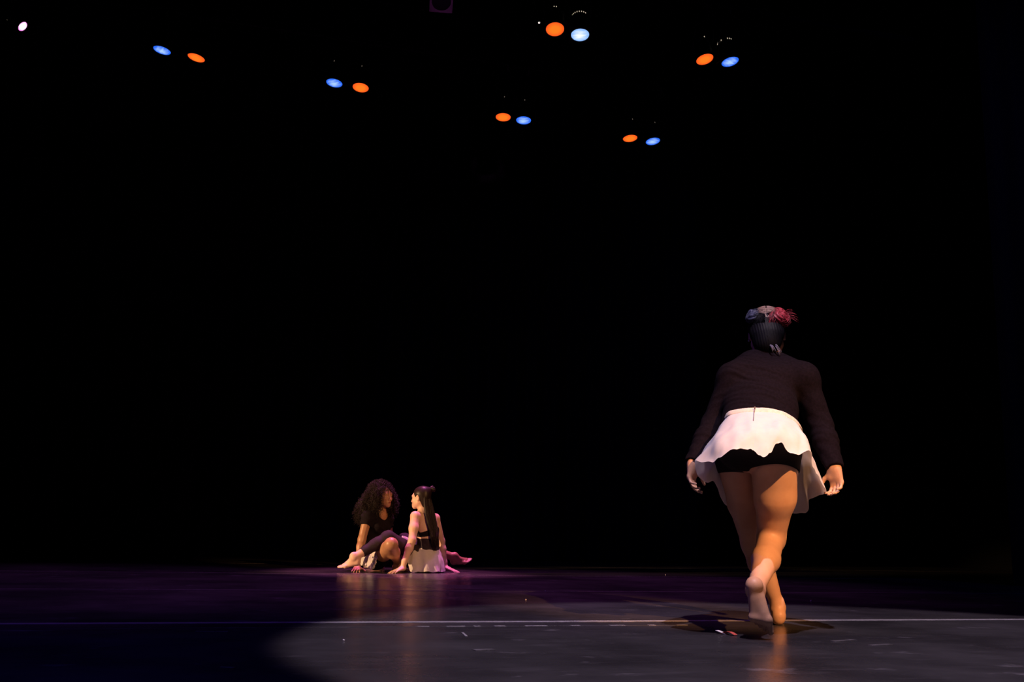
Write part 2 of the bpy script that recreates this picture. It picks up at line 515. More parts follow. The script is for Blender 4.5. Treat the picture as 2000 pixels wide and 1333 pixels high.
LAMPS = [  # px, py, major, minor, tilt(deg, right end down), lens, vents, row, label
    (44, 51.4, 20, 13, -51, 'lens_white', 'vent_dim', 0, 'small white-hot stage lamp with pink rim hung alone at the end of the long pipe'),
    (316.5, 98, 36, 16, 15.5, 'lens_blue', 'vent_dim', 0, 'blue stage lamp in the pair next to the lone white lamp'),
    (383.4, 112.6, 36, 16, 17, 'lens_orange', 'vent_dim', 0, 'orange stage lamp in the pair next to the lone white lamp'),
    (653, 162, 31.5, 16.5, 10, 'lens_blue', 'vent_dim', 0, 'blue stage lamp in the second pair along from the lone white lamp'),
    (704.5, 171, 31, 18, 8, 'lens_orange', 'vent_dim', 0, 'orange stage lamp in the second pair along from the lone white lamp'),
    (982.8, 228.8, 28.5, 16, 2, 'lens_orange', 'vent_dim', 0, 'orange stage lamp in the third pair along from the lone white lamp'),
    (1022.7, 235, 28.5, 15.6, 2, 'lens_blue', 'vent_dim', 0, 'blue stage lamp in the third pair along from the lone white lamp'),
    (1230.7, 270.2, 28, 14, -7, 'lens_orange', 'vent_dim', 0, 'orange stage lamp in the fourth and last pair along from the lone white lamp'),
    (1275.2, 276, 27.5, 14, -10, 'lens_blue', 'vent_dim', 0, 'blue stage lamp in the fourth and last pair along from the lone white lamp'),
    (862, 3, 33, 29, 0, 'dark_lens', None, 1, 'unlit stage lamp with a square magenta-lit gel frame'),
    (1084, 57, 36.3, 27, -2, 'lens_orange', 'vent_glow', 1, 'round orange stage lamp between the unlit gel frame and the pale blue lamp'),
    (1133, 68, 34.7, 23.7, -1, 'lens_paleblue', 'vent_glow', 1, 'pale blue nearly white stage lamp with glowing vent slots beside the round orange one'),
    (1376.5, 115.7, 34.5, 20, -17, 'lens_orange', 'vent_glow', 1, 'tilted orange stage lamp in the pair beyond the pale blue lamp on the short pipe'),
    (1426, 120.5, 34.5, 18, -15, 'lens_blue', 'vent_glow', 1, 'tilted blue stage lamp in the pair beyond the pale blue lamp on the short pipe'),
]
ROWV = [11.45, 9.28]
PIPE_Z = 6.12
pipe('lighting_pipe', ROWV[0], -7.5, 8.5, PIPE_Z, 'long black lighting pipe carrying the four upstage pairs and the lone white lamp')
pipe('lighting_pipe', ROWV[1], -4.0, 9.0, PIPE_Z, 'short black lighting pipe carrying the two pairs and the unlit gel frame')


def lens_disc(name, c, n, r, m, parent):
    me = bpy.data.meshes.new(name)
    N, K = 32, 7
    vs_, fs = [(0, 0, -0.12 * r * 0)], []
    for k in range(1, K + 1):
        rr_ = r * k / K
        zz = 0.012 * (1 - (k / K) ** 2)
        for j in range(N):
            a = 2 * math.pi * j / N
            vs_.append((rr_ * math.cos(a), rr_ * math.sin(a), zz))
    vs_[0] = (0, 0, 0.012)
    for j in range(N):
        fs.append((0, 1 + j, 1 + (j + 1) % N))
    for k in range(K - 1):
        for j in range(N):
            a, b = 1 + k * N + j, 1 + k * N + (j + 1) % N
            fs.append((a, a + N, b + N, b))
    me.from_pydata(vs_, [], fs)
    me.polygons.foreach_set('use_smooth', [True] * len(fs))
    me.materials.append(m)
    o = bpy.data.objects.new(name, me)
    COL.objects.link(o)
    q = Vector(n).to_track_quat('Z', 'Y')
    mw = Matrix.Translation(Vector(c)) @ q.to_matrix().to_4x4()
    o.parent = parent
    o.matrix_parent_inverse = parent.matrix_world.inverted()
    o.matrix_basis = mw
    return o


for (px, py, mj, mn, tilt, lens, vents, row, lab) in LAMPS:
    C = PZ(px, py, LENS_Z)
    camv = np.array((0, 0, CAM_H)) - C
    dist = np.linalg.norm(camv)
    vdir = camv / dist
    ratio = mn / mj
    a = math.radians(tilt)
    # image-down direction across the ellipse, as a camera-space then world-space vector
    mdir = np.array(RM @ Vector((-math.sin(a), -math.cos(a), 0)))
    mdir -= vdir * (mdir @ vdir)
    mdir /= np.linalg.norm(mdir)
    nrm = ratio * vdir + math.sqrt(1 - ratio ** 2) * mdir
    nrm /= np.linalg.norm(nrm)
    small = px < 100
    R_ = LENS_R * (0.58 if small else (0.98 if lens == 'dark_lens' else 1.0))
    back = -nrm
    root = empty('stage_lamp', C, lab, 'stage lamp')
    Lh = 0.30 if not small else 0.22
    # housing: front flange, body, stepped tail
    body = MB().lathe(C, back, [(-0.002, R_ * 1.02), (-0.002, R_ * 1.16), (0.02, R_ * 1.16), (0.022, R_ * 1.10), (Lh * 0.55, R_ * 1.08), (Lh * 0.62, R_ * 0.98),
                                (Lh * 0.66, R_ * 1.12), (Lh * 0.70, R_ * 1.12), (Lh * 0.72, R_ * 0.95), (Lh * 0.92, R_ * 0.82), (Lh, R_ * 0.5), (Lh, 0.002),
                                (Lh * 0.4, 0.002), (0.006, R_ * 0.9), (0.006, R_ * 1.02)], 36, False)
    hb = body.build('housing', M['metal'], root)
    lens_disc('lens', C, nrm, R_, M[lens], root)
    # square gel frame round the lens
    q = Vector(nrm).to_track_quat('Z', 'Y').to_matrix()
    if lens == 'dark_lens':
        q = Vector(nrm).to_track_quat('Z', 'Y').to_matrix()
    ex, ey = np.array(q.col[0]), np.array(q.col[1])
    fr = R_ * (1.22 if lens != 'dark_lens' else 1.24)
    fv, ff = [], []
    N = 40
    for z in (0.004, 0.007):
        for ring in (0, 1):
            for j in range(N):
                t = 2 * math.pi * j / N + math.pi / 4
                c_, s_ = math.cos(t), math.sin(t)
                if ring == 0:
                    x, y = R_ * 1.03 * c_, R_ * 1.03 * s_
                else:
                    k = fr / max(abs(c_), abs(s_))
                    x, y = c_ * k, s_ * k
                fv.append(C + ex * x + ey * y + nrm * z)
    for j in range(N):
        j2 = (j + 1) % N
        ff += [(j, j2, N + j2, N + j), (2 * N + j, 3 * N + j, 3 * N + j2, 2 * N + j2), (N + j, N + j2, 3 * N + j2, 3 * N + j), (j, 2 * N + j, 2 * N + j2, j2)]
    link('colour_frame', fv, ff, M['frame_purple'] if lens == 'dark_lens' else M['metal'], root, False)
    # yoke and clamp up to the pipe
    vpipe = ROWV[row]
    top = U * float(C @ U) + V * vpipe + ZUP * PIPE_Z
    mid = C + back * Lh * 0.42
    side = U - back * float(U @ back)
    side /= np.linalg.norm(side)
    hang = top - ZUP * 0.09
    p1, p2 = mid + side * R_ * 1.25, mid - side * R_ * 1.25
    up = hang - mid
    sh1, sh2 = mid + side * R_ * 1.25 + up * 0.86, mid - side * R_ * 1.25 + up * 0.86
    MB().tube([p1, sh1, hang + side * 0.02, hang - side * 0.02, sh2, p2], 0.009, 6).build('yoke', M['metal'], root)
    for p_ in (p1, p2):
        MB().lathe(p_ - side * 0.012, side, [(0, 0.016), (0.024, 0.016), (0.026, 0.010)], 10).build('yoke_knob', M['metal'], root)
    MB().lathe(hang, ZUP, [(0, 0.012), (0.05, 0.012), (0.055, 0.03), (0.11, 0.034), (0.125, 0.026)], 12).build('clamp', M['steel'], root)
    MB().tube([C + back * Lh * 0.98, C + back * (Lh + 0.08) + ZUP * 0.06, (C + back * Lh + top) / 2, top + ZUP * 0.03 + U * 0.1], 0.006, 6).build('power_lead', M['metal'], root)
    if 1080 < px < 1090:  # added arm with a glowing tip that stands in for a white glint
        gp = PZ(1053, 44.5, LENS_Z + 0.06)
        MB().tube([p1 if p1[0] < p2[0] else p2, gp], 0.004, 6).build('glint_arm', M['metal'], root)
        gl = MB().lathe(gp, vdir, [(-0.004, 0.004), (0.0, 0.010), (0.006, 0.011), (0.010, 0.006)], 8).build('glint_tip', M['glint_glow'], root)
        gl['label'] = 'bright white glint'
    # light leaking from the cooling slots round the tail
    if vents:
        nS = 22
        ux = np.cross(back, ZUP)
        ux /= np.linalg.norm(ux)
        uy = np.cross(back, ux)
        hot = {'lens_paleblue': (2, 14), 'lens_blue': (3, 12), 'lens_orange': (5, 7), 'lens_white': (6, 7)}[lens]
        if vents == 'vent_dim':
            hot = (6, 7)
        vb_ = MB()
        for k in range(nS):
            # slots on the side that faces the auditorium only leak where the tail cap is open
            if not (hot[0] <= k < hot[1]):
                continue
            t = 2 * math.pi * k / nS
            rd = ux * math.cos(t) + uy * math.sin(t)
            tg = np.cross(back, rd)
            if rd @ vdir < -0.35:
                rd = -rd
            vb_.box(C + back * Lh * 0.81 + rd * R_ * 0.895, rd * 0.002, tg * 0.004, back * 0.008)
        tag(vb_.build('vent_slots', M[vents], root, False), kind='stuff')

# ------------------------------------------------------------------ smooth solid modelling (signed distance -> one surface)
def vec(*a):
    return np.array(a, float)


def unit(a):
    a = np.asarray(a, float)
    return a / np.linalg.norm(a)


class RC:
    """round cone from a to b, optionally flattened by s along n"""
    def __init__(s, a, b, ra, rb, k=0.03, n=None, fl=1.0, sub=False):
        s.a, s.b, s.ra, s.rb, s.k, s.fl, s.sub = np.asarray(a, float), np.asarray(b, float), ra, rb, k, fl, sub
        s.n = None if n is None else unit(n)

    def box(s):
        r = max(s.ra, s.rb) * max(1, s.fl)
        return np.minimum(s.a, s.b) - r, np.maximum(s.a, s.b) + r

    def d(s, X, Y, Z):
        ab = s.b - s.a
        L2 = ab @ ab + 1e-12
        x, y, z = X - s.a[0], Y - s.a[1], Z - s.a[2]
        t = np.clip((x * ab[0] + y * ab[1] + z * ab[2]) / L2, 0, 1)
        x, y, z = x - t * ab[0], y - t * ab[1], z - t * ab[2]
        r = s.ra + (s.rb - s.ra) * t
        if s.n is None:
            return np.sqrt(x * x + y * y + z * z) - r
        n = s.n
        g = (1 / s.fl - 1)
        q = (x * n[0] + y * n[1] + z * n[2]) * g
        x, y, z = x + q * n[0], y + q * n[1], z + q * n[2]
        l = np.sqrt(x * x + y * y + z * z) + 1e-9
        q = (x * n[0] + y * n[1] + z * n[2]) * g
        gx, gy, gz = x + q * n[0], y + q * n[1], z + q * n[2]
        return (l - r) * l / (np.sqrt(gx * gx + gy * gy + gz * gz) + 1e-9)

    def grown(s, e, k=None):
        return RC(s.a, s.b, s.ra + e, s.rb + e, s.k if k is None else k, s.n, s.fl)


class EL:
    """ellipsoid in a frame (three unit axes) with three radii"""
    def __init__(s, c, axes, r, k=0.03, sub=False):
        s.c, s.ax, s.r, s.k, s.sub = np.asarray(c, float), [unit(a) for a in axes], r, k, sub

    def box(s):
        e = np.sqrt(sum((s.ax[i] * s.r[i]) ** 2 for i in range(3)))
        return s.c - e, s.c + e

    def d(s, X, Y, Z):
        x, y, z = X - s.c[0], Y - s.c[1], Z - s.c[2]
        k0 = k1 = 0
        for i in range(3):
            a = s.ax[i]
            q = (x * a[0] + y * a[1] + z * a[2]) / s.r[i]
            k0 = k0 + q * q
            k1 = k1 + (q / s.r[i]) ** 2
        k0, k1 = np.sqrt(k0), np.sqrt(k1) + 1e-9
        return k0 * (k0 - 1) / k1

    def grown(s, e, k=None):
        return EL(s.c, s.ax, [q + e for q in s.r], s.k if k is None else k)


def smin(a, b, k):
    if k <= 1e-6:
        return np.minimum(a, b)
    h = np.maximum(k - np.abs(a - b), 0) / k
    return np.minimum(a, b) - h * h * k * 0.25


class Solid:
    def __init__(s, groups, h=0.005, pad=0.05, cuts=(), offset=0.0):
        """groups: list of (prims, k). cuts: functions (X,Y,Z)->distance kept where <= 0."""
        allp = [p for g in groups for p in g[0] if not p.sub]
        lo = np.min([p.box()[0] for p in allp], 0) - 0.03
        hi = np.max([p.box()[1] for p in allp], 0) + 0.03
        s.h, s.lo = h, lo
        s.n = np.ceil((hi - lo) / h).astype(int) + 1
        s.ax = [lo[i] + h * np.arange(s.n[i]) for i in range(3)]
        s.F = np.full(s.n, 0.5, np.float32)
        for grp in groups:
            prims, gk = grp[0], grp[1]
            pos = [p for p in prims if not p.sub]
            b0, b1 = s.rng(np.min([p.box()[0] for p in pos], 0) - pad, np.max([p.box()[1] for p in pos], 0) + pad)
            G = np.full(b1 - b0, 0.5, np.float32)
            for p in prims:
                c0, c1 = s.rng(p.box()[0] - pad, p.box()[1] + pad)
                c0, c1 = np.maximum(c0, b0), np.minimum(c1, b1)
                if np.any(c1 <= c0):
                    continue
                X, Y, Z = np.ix_(*[s.ax[i][c0[i]:c1[i]] for i in range(3)])
                D = p.d(X, Y, Z).astype(np.float32)
                sl = tuple(slice(c0[i] - b0[i], c1[i] - b0[i]) for i in range(3))
                G[sl] = -smin(-G[sl], D, p.k) if p.sub else smin(G[sl], D, p.k)
            if len(grp) > 2:
                X, Y, Z = np.ix_(*[s.ax[i][b0[i]:b1[i]] for i in range(3)])
                for c in grp[2]:
                    G = np.maximum(G, c(X, Y, Z).astype(np.float32))
            sl = tuple(slice(b0[i], b1[i]) for i in range(3))
            s.F[sl] = smin(s.F[sl], G, gk)
        s.F -= offset
        X, Y, Z = np.ix_(*s.ax)
        for c in cuts:
            s.F = np.maximum(s.F, c(X, Y, Z).astype(np.float32))

    def rng(s, lo, hi):
        a = np.floor((lo - s.lo) / s.h).astype(int)
        b = np.ceil((hi - s.lo) / s.h).astype(int) + 1
        return np.clip(a, 0, s.n), np.clip(b, 0, s.n)

    def mesh(s, smooth=1):
        F = s.F
        S = F < 0
        nx, ny, nz = F.shape
        cnt = np.zeros((nx - 1, ny - 1, nz - 1), np.uint8)
        for i in (0, 1):
            for j in (0, 1):
                for k in (0, 1):
                    cnt += S[i:nx - 1 + i, j:ny - 1 + j, k:nz - 1 + k]
        act = (cnt > 0) & (cnt < 8)
        idx = np.argwhere(act)
        vid = np.full(act.shape, -1, np.int64)
        vid[act] = np.arange(len(idx))
        cor = np.array([(i, j, k) for i in (0, 1) for j in (0, 1) for k in (0, 1)])
        val = np.stack([F[idx[:, 0] + c[0], idx[:, 1] + c[1], idx[:, 2] + c[2]] for c in cor], 1)
        acc = np.zeros((len(idx), 3))
        num = np.zeros(len(idx))
        for a in range(8):
            for b in range(a + 1, 8):
                if np.abs(cor[a] - cor[b]).sum() != 1:
                    continue
                m = (val[:, a] < 0) != (val[:, b] < 0)
                t = val[m, a] / (val[m, a] - val[m, b])
                acc[m] += cor[a] + t[:, None] * (cor[b] - cor[a])
                num[m] += 1
        P_ = s.lo + s.h * (idx + acc / num[:, None])
        faces = []
        for axis in range(3):
            o1, o2 = (axis + 1) % 3, (axis + 2) % 3
            sl0 = [slice(None)] * 3
            sl1 = [slice(None)] * 3
            sl0[axis], sl1[axis] = slice(0, -1), slice(1, None)
            ch = S[tuple(sl0)] != S[tuple(sl1)]
            e = np.argwhere(ch)
            e = e[(e[:, o1] > 0) & (e[:, o2] > 0) & (e[:, o1] < F.shape[o1] - 1) & (e[:, o2] < F.shape[o2] - 1)]
            ins = S[e[:, 0], e[:, 1], e[:, 2]]
            q = []
            for (d1, d2) in ((-1, -1), (0, -1), (0, 0), (-1, 0)):
                c = e.copy()
                c[:, o1] += d1
                c[:, o2] += d2
                q.append(vid[c[:, 0], c[:, 1], c[:, 2]])
            q = np.stack(q, 1)
            q[~ins] = q[~ins][:, ::-1]
            faces.append(q)
        Q = np.concatenate(faces)
        Q = Q[(Q >= 0).all(1)]
        for _ in range(smooth):
            A = np.zeros_like(P_)
            n_ = np.zeros(len(P_))
            for i in range(4):
                np.add.at(A, Q[:, i], P_[Q[:, (i + 1) % 4]] + P_[Q[:, (i + 3) % 4]])
                np.add.at(n_, Q[:, i], 2)
            P_ = P_ * 0.5 + 0.5 * A / np.maximum(n_, 1)[:, None]
        return P_, Q


def vnormals(P_, Q):
    n = np.cross(P_[Q[:, 2]] - P_[Q[:, 0]], P_[Q[:, 3]] - P_[Q[:, 1]])
    A = np.zeros_like(P_)
    for i in range(4):
        np.add.at(A, Q[:, i], n)
    return A / (np.linalg.norm(A, axis=1)[:, None] + 1e-12)


def fast_link(name, P_, Q, material, parent, mat_fn=None):
    me = bpy.data.meshes.new(name)
    me.vertices.add(len(P_))
    me.vertices.foreach_set('co', np.asarray(P_, np.float32).ravel())
    me.loops.add(Q.size)
    me.loops.foreach_set('vertex_index', Q.astype(np.int32).ravel())
    me.polygons.add(len(Q))
    me.polygons.foreach_set('loop_start', np.arange(0, Q.size, 4, dtype=np.int32))
    me.polygons.foreach_set('loop_total', np.full(len(Q), 4, np.int32))
    me.polygons.foreach_set('use_smooth', np.ones(len(Q), bool))
    for m in (material if isinstance(material, (list, tuple)) else [material]):
        me.materials.append(m)
    if mat_fn is not None:
        c = P_[Q].mean(1)
        me.polygons.foreach_set('material_index', mat_fn(c).astype(np.int32))
    me.update(calc_edges=True)
    me.validate()
    o = bpy.data.objects.new(name, me)
    COL.objects.link(o)
    o.parent = parent
    o.matrix_parent_inverse = parent.matrix_world.inverted()
    return o


def solid_obj(name, groups, material, parent, h=0.005, cuts=(), offset=0.0, smooth=1, disp=None, mat_fn=None):
    s = Solid(groups, h, cuts=cuts, offset=offset)
    P_, Q = s.mesh(smooth)
    if disp is not None:
        P_ = P_ + vnormals(P_, Q) * disp(P_)[:, None]
    return fast_link(name, P_, Q, material, parent, mat_fn)


def halfspace(p, n):
    """keep the side away from n (distance positive towards n)"""
    p, n = np.asarray(p, float), unit(n)
    return lambda X, Y, Z: (X - p[0]) * n[0] + (Y - p[1]) * n[1] + (Z - p[2]) * n[2]


def rotv(v_, axis, ang):
    axis = unit(axis)
    c, s_ = math.cos(ang), math.sin(ang)
    return v_ * c + np.cross(axis, v_) * s_ + axis * (axis @ v_) * (1 - c)


def hand(wrist, f, b, t, curls, s=1.0, thumb=(0.75, 0.55, -0.35), spread=0.10):
    """groups for one hand: f to the fingers, b out of the back of the hand, t to the thumb side"""
    f = unit(f)
    b = unit(b - f * (np.asarray(b) @ f))
    t0 = np.cross(f, b)
    t = t0 if t0 @ np.asarray(t) > 0 else -t0
    W = np.asarray(wrist, float)
    palm = [RC(W - f * 0.01 * s, W + f * 0.035 * s, 0.025 * s, 0.032 * s, 0.015, b, 0.62),
            RC(W + f * 0.035 * s + t * 0.012 * s, W + f * 0.082 * s + t * 0.020 * s, 0.026 * s, 0.021 * s, 0.015, b, 0.55),
            RC(W + f * 0.035 * s - t * 0.010 * s, W + f * 0.076 * s - t * 0.022 * s, 0.026 * s, 0.019 * s, 0.015, b, 0.55),
            RC(W + f * 0.015 * s + t * 0.018 * s - b * 0.006 * s, W + f * 0.045 * s + t * 0.028 * s - b * 0.010 * s, 0.017 * s, 0.015 * s, 0.015)]
    groups = [(palm, 0.02)]
    tips = []
    data = [(0.027, 0.084, (0.040, 0.024, 0.019), 0.0088), (0.009, 0.089, (0.044, 0.028, 0.020), 0.0090),
            (-0.010, 0.085, (0.040, 0.026, 0.019), 0.0086), (-0.027, 0.076, (0.032, 0.019, 0.017), 0.0078)]
    for i, (ox, oy, seg, r) in enumerate(data):
        cu = curls[i] if hasattr(curls[0], '__len__') else curls
        p = W + f * (oy - 0.012) * s + t * ox * s
        d = unit(f + t * spread * (1.5 - i) * 0.66)
        ax = np.cross(d, -b)
        ang = 0
        pr = []
        q = p + d * 0.012 * s
        pr.append(RC(p, q, r * 1.05 * s, r * 1.05 * s, 0.004))
        for j, L in enumerate(seg):
            ang += cu[j]
            dd = rotv(d, ax, ang)
            q2 = q + dd * L * s
            pr.append(RC(q, q2, r * (1.03 - 0.10 * j) * s, r * (0.95 - 0.11 * j) * s, 0.003))
            q = q2
        tips.append((q, dd, rotv(b, ax, ang), r * s))
        groups.append((pr, 0.006))
    td = unit(t * thumb[0] + f * thumb[1] + b * thumb[2])
    p = W + f * 0.028 * s + t * 0.028 * s - b * 0.006 * s
    q = p + td * 0.036 * s
    d2 = unit(td + f * 0.5)
    q2 = q + d2 * 0.030 * s
    d3 = unit(d2 + f * 0.25 - b * 0.1)
    q3 = q2 + d3 * 0.022 * s
    groups.append(([RC(p, q, 0.0135 * s, 0.0110 * s, 0.004), RC(q, q2, 0.0108 * s, 0.0095 * s, 0.004), RC(q2, q3, 0.0097 * s, 0.0075 * s, 0.004)], 0.010))
    return groups, tips


def foot(ankle, f, b, t, s=1.0, toe_bend=0.0):
    """f to the toes, b up out of the instep, t to the big-toe side"""
    f = unit(f)
    b = unit(b - f * (np.asarray(b) @ f))
    t0 = np.cross(f, b)
    t = t0 if t0 @ np.asarray(t) > 0 else -t0
    A = np.asarray(ankle, float)

    def L(x, y, z):
        return A + s * (t * x + f * y + b * z)
    main = [RC(L(0, 0, 0.02), L(0, -0.020, -0.030), 0.034 * s, 0.031 * s, 0.02),
            RC(L(0, -0.030, -0.040), L(0, -0.028, -0.048), 0.029 * s, 0.029 * s, 0.02),
            RC(L(0, 0.010, -0.012), L(0.008, 0.085, -0.052), 0.034 * s, 0.022 * s, 0.02),
            RC(L(-0.006, -0.02, -0.055), L(-0.024, 0.090, -0.062), 0.023 * s, 0.016 * s, 0.02),
            RC(L(0.002, 0.03, -0.045), L(0.022, 0.108, -0.058), 0.026 * s, 0.019 * s, 0.02),
            RC(L(0.026, 0.112, -0.060), L(-0.028, 0.095, -0.063), 0.018 * s, 0.015 * s, 0.015),
            EL(L(0.025, 0.005, 0.004), [t, f, b], [0.010 * s, 0.013 * s, 0.013 * s], 0.018),
            EL(L(-0.025, -0.002, -0.004), [t, f, b], [0.010 * s, 0.013 * s, 0.013 * s], 0.018)]
    groups = [(main, 0.02)]
    toes = [(0.029, 0.118, 0.043, 0.0140), (0.009, 0.118, 0.042, 0.0095), (-0.006, 0.113, 0.037, 0.0088), (-0.020, 0.107, 0.032, 0.0084), (-0.033, 0.098, 0.027, 0.0080)]
    for ti, (x, y, ln, r) in enumerate(toes):
        tb = toe_bend[ti] if hasattr(toe_bend, '__len__') else toe_bend
        p = L(x, y - 0.012, -0.064)
        d = rotv(f, np.cross(f, b), tb)
        m = p + d * 0.012 * s + d * ln * 0.5 * s + b * 0.002
        q = m + rotv(d, np.cross(f, b), -0.15) * ln * 0.5 * s
        groups.append(([RC(p, m, r * s, r * 0.92 * s, 0.004), RC(m, q, r * 0.95 * s, r * 0.88 * s, 0.004)], 0.007))
    return groups


class Head:
    def __init__(s, c, F, Uv, sc=0.94):
        s.C, s.F = np.asarray(c, float), unit(F)
        s.R = unit(np.cross(s.F, Uv))
        s.U = np.cross(s.R, s.F)
        s.s = sc

    def p(s, x, y, z):
        return s.C + s.s * (s.R * x + s.F * y + s.U * z)

    def loc(s, X):
        X = X - s.C
        return np.stack([X @ s.R, X @ s.F, X @ s.U], -1) / s.s

    def groups(s, neck_base, neck_r=0.054):
        a, q, ax = s.s, s.p, [s.R, s.F, s.U]
        g = [EL(q(0, -0.014, 0.028), ax, [0.077 * a, 0.098 * a, 0.090 * a], 0.03),
             EL(q(0, 0.028, -0.030), ax, [0.064 * a, 0.062 * a, 0.082 * a], 0.03),
             RC(q(-0.052, 0.002, -0.055), q(-0.012, 0.068, -0.098), 0.022 * a, 0.019 * a, 0.03),
             RC(q(0.052, 0.002, -0.055), q(0.012, 0.068, -0.098), 0.022 * a, 0.019 * a, 0.03),
             EL(q(0, 0.074, -0.098), ax, [0.020 * a, 0.017 * a, 0.018 * a], 0.02),
             RC(q(-0.040, 0.072, 0.020), q(0.040, 0.072, 0.020), 0.014 * a, 0.014 * a, 0.02),
             EL(q(0.040, 0.062, -0.034), ax, [0.024 * a, 0.024 * a, 0.022 * a], 0.02),
             EL(q(-0.040, 0.062, -0.034), ax, [0.024 * a, 0.024 * a, 0.022 * a], 0.02),
             EL(q(0.032, 0.101, -0.002), ax, [0.018 * a, 0.017 * a, 0.011 * a], 0.012, True),
             EL(q(-0.032, 0.101, -0.002), ax, [0.018 * a, 0.017 * a, 0.011 * a], 0.012, True),
             EL(q(0, 0.078, -0.072), ax, [0.028 * a, 0.020 * a, 0.020 * a], 0.02),
             RC(q(0, 0.086, 0.006), q(0, 0.106, -0.036), 0.0085 * a, 0.0105 * a, 0.012),
             EL(q(0, 0.107, -0.041), ax, [0.0105 * a, 0.0105 * a, 0.009 * a], 0.008),
             EL(q(0.013, 0.096, -0.045), ax, [0.008 * a, 0.009 * a, 0.007 * a], 0.006),
             EL(q(-0.013, 0.096, -0.045), ax, [0.008 * a, 0.009 * a, 0.007 * a], 0.006),
             RC(q(-0.017, 0.090, -0.067), q(0, 0.097, -0.0655), 0.0055 * a, 0.0065 * a, 0.005),
             RC(q(0.017, 0.090, -0.067), q(0, 0.097, -0.0655), 0.0055 * a, 0.0065 * a, 0.005),
             RC(q(-0.014, 0.089, -0.0775), q(0.014, 0.089, -0.0775), 0.0065 * a, 0.0065 * a, 0.005),
             EL(q(0, 0.1, -0.0718), ax, [0.022 * a, 0.012 * a, 0.0012 * a], 0.003, True)]
        for sg in (1, -1):
            g += [EL(q(0.079 * sg, -0.012, -0.010), [s.R + s.F * -0.25 * sg, s.F, s.U], [0.008 * a, 0.019 * a, 0.031 * a], 0.006),
                  EL(q(0.088 * sg, -0.006, -0.008), [s.R, s.F, s.U], [0.006 * a, 0.009 * a, 0.016 * a], 0.004, True)]
        g += [RC(q(0, -0.022, -0.055), neck_base, neck_r * a, neck_r * 1.06, 0.03)]
        return [(g, 0.03)]

    def features(s, body, lip):
        """eyes (with iris) and brows; lips are a material zone of the skin"""
        a, q = s.s, s.p
        for sg in (1, -1):
            e = MB()
            c = q(0.032 * sg, 0.0735, -0.002)
            n = 12
            rings = [[c + a * 0.0125 * (math.sin(th) * (math.cos(2 * math.pi * j / n) * s.R + math.sin(2 * math.pi * j / n) * s.U) + math.cos(th) * s.F) for j in range(n)] for th in np.linspace(0.05, math.pi - 0.05, 9)]
            eo = e.quadstrip(rings).build('eye', M['eye_white'], body)
            ic = c + s.F * a * 0.0113
            MB().lathe(ic, s.F, [(0, 0.0052 * a), (0.0012, 0.0048 * a), (0.0017, 0.002 * a)], 12).build('iris', M['iris'], eo)
            up_ = unit(s.U * 0.62 + s.F * 0.78)
            lw_ = unit(-s.U * 0.80 + s.F * 0.60)
            for nm, dr, span in (('upper_eyelid', up_, 0.86), ('lower_eyelid', lw_, 0.72)):
                e1_, e2_ = s.R, np.cross(dr, s.R)
                rg_ = [[c + a * 0.0138 * (math.sin(th) * (math.cos(2 * math.pi * j / n) * e1_ + math.sin(2 * math.pi * j / n) * e2_) + math.cos(th) * dr) for j in range(n)] for th in np.linspace(0.02, span, 6)]
                MB().quadstrip(rg_).build(nm, body.data.materials[0], body)
            pts = [q(sg * x, y, z) for x, y, z in ((0.012, 0.0895, 0.017), (0.024, 0.0885, 0.0225), (0.036, 0.083, 0.0245), (0.050, 0.071, 0.019))]
            MB().tube(pts, [0.0022, 0.0034, 0.003, 0.0012], 6).build('eyebrow', M['brow'], body)

    def lipmask(s, c):
        l = s.loc(c)
        return (np.abs(l[:, 0]) < 0.021) & (l[:, 1] > 0.083) & (l[:, 2] > -0.086) & (l[:, 2] < -0.0605)


def nails(tips, body, m):
    for (q, d, b, r) in tips:
        c = q - d * r * 0.15 + b * r * 0.72
        sd_ = np.cross(d, b)
        mbn = MB()
        rings = []
        for y, w in ((-1.0, 0.55), (-0.3, 0.72), (0.4, 0.70), (0.85, 0.45)):
            row = []
            for x in np.linspace(-1, 1, 5):
                row.append(c + d * r * y * 0.8 + sd_ * r * w * x - b * r * 0.28 * x * x * w)
            row2 = [p_ - b * 0.0012 for p_ in reversed(row)]
            rings.append(row + row2)
        mbn.quadstrip(rings).build('nail', m, body)


def catmull(pts, n, closed):
    pts = np.asarray(pts, float)
    K = len(pts)
    out = []
    for i in range(n):
        t = i / n * K if closed else i / (n - 1) * (K - 1)
        k = min(int(t), K - 1 if closed else K - 2)
        u_ = t - k
        if closed:
            p0, p1, p2, p3 = (pts[(k + j) % K] for j in (-1, 0, 1, 2))
        else:
            p0, p1, p2, p3 = pts[max(k - 1, 0)], pts[k], pts[k + 1], pts[min(k + 2, K - 1)]
        out.append(0.5 * (2 * p1 + (p2 - p0) * u_ + (2 * p0 - 5 * p1 + 4 * p2 - p3) * u_ ** 2 + (3 * p1 - p0 - 3 * p2 + p3) * u_ ** 3))
    return np.array(out)


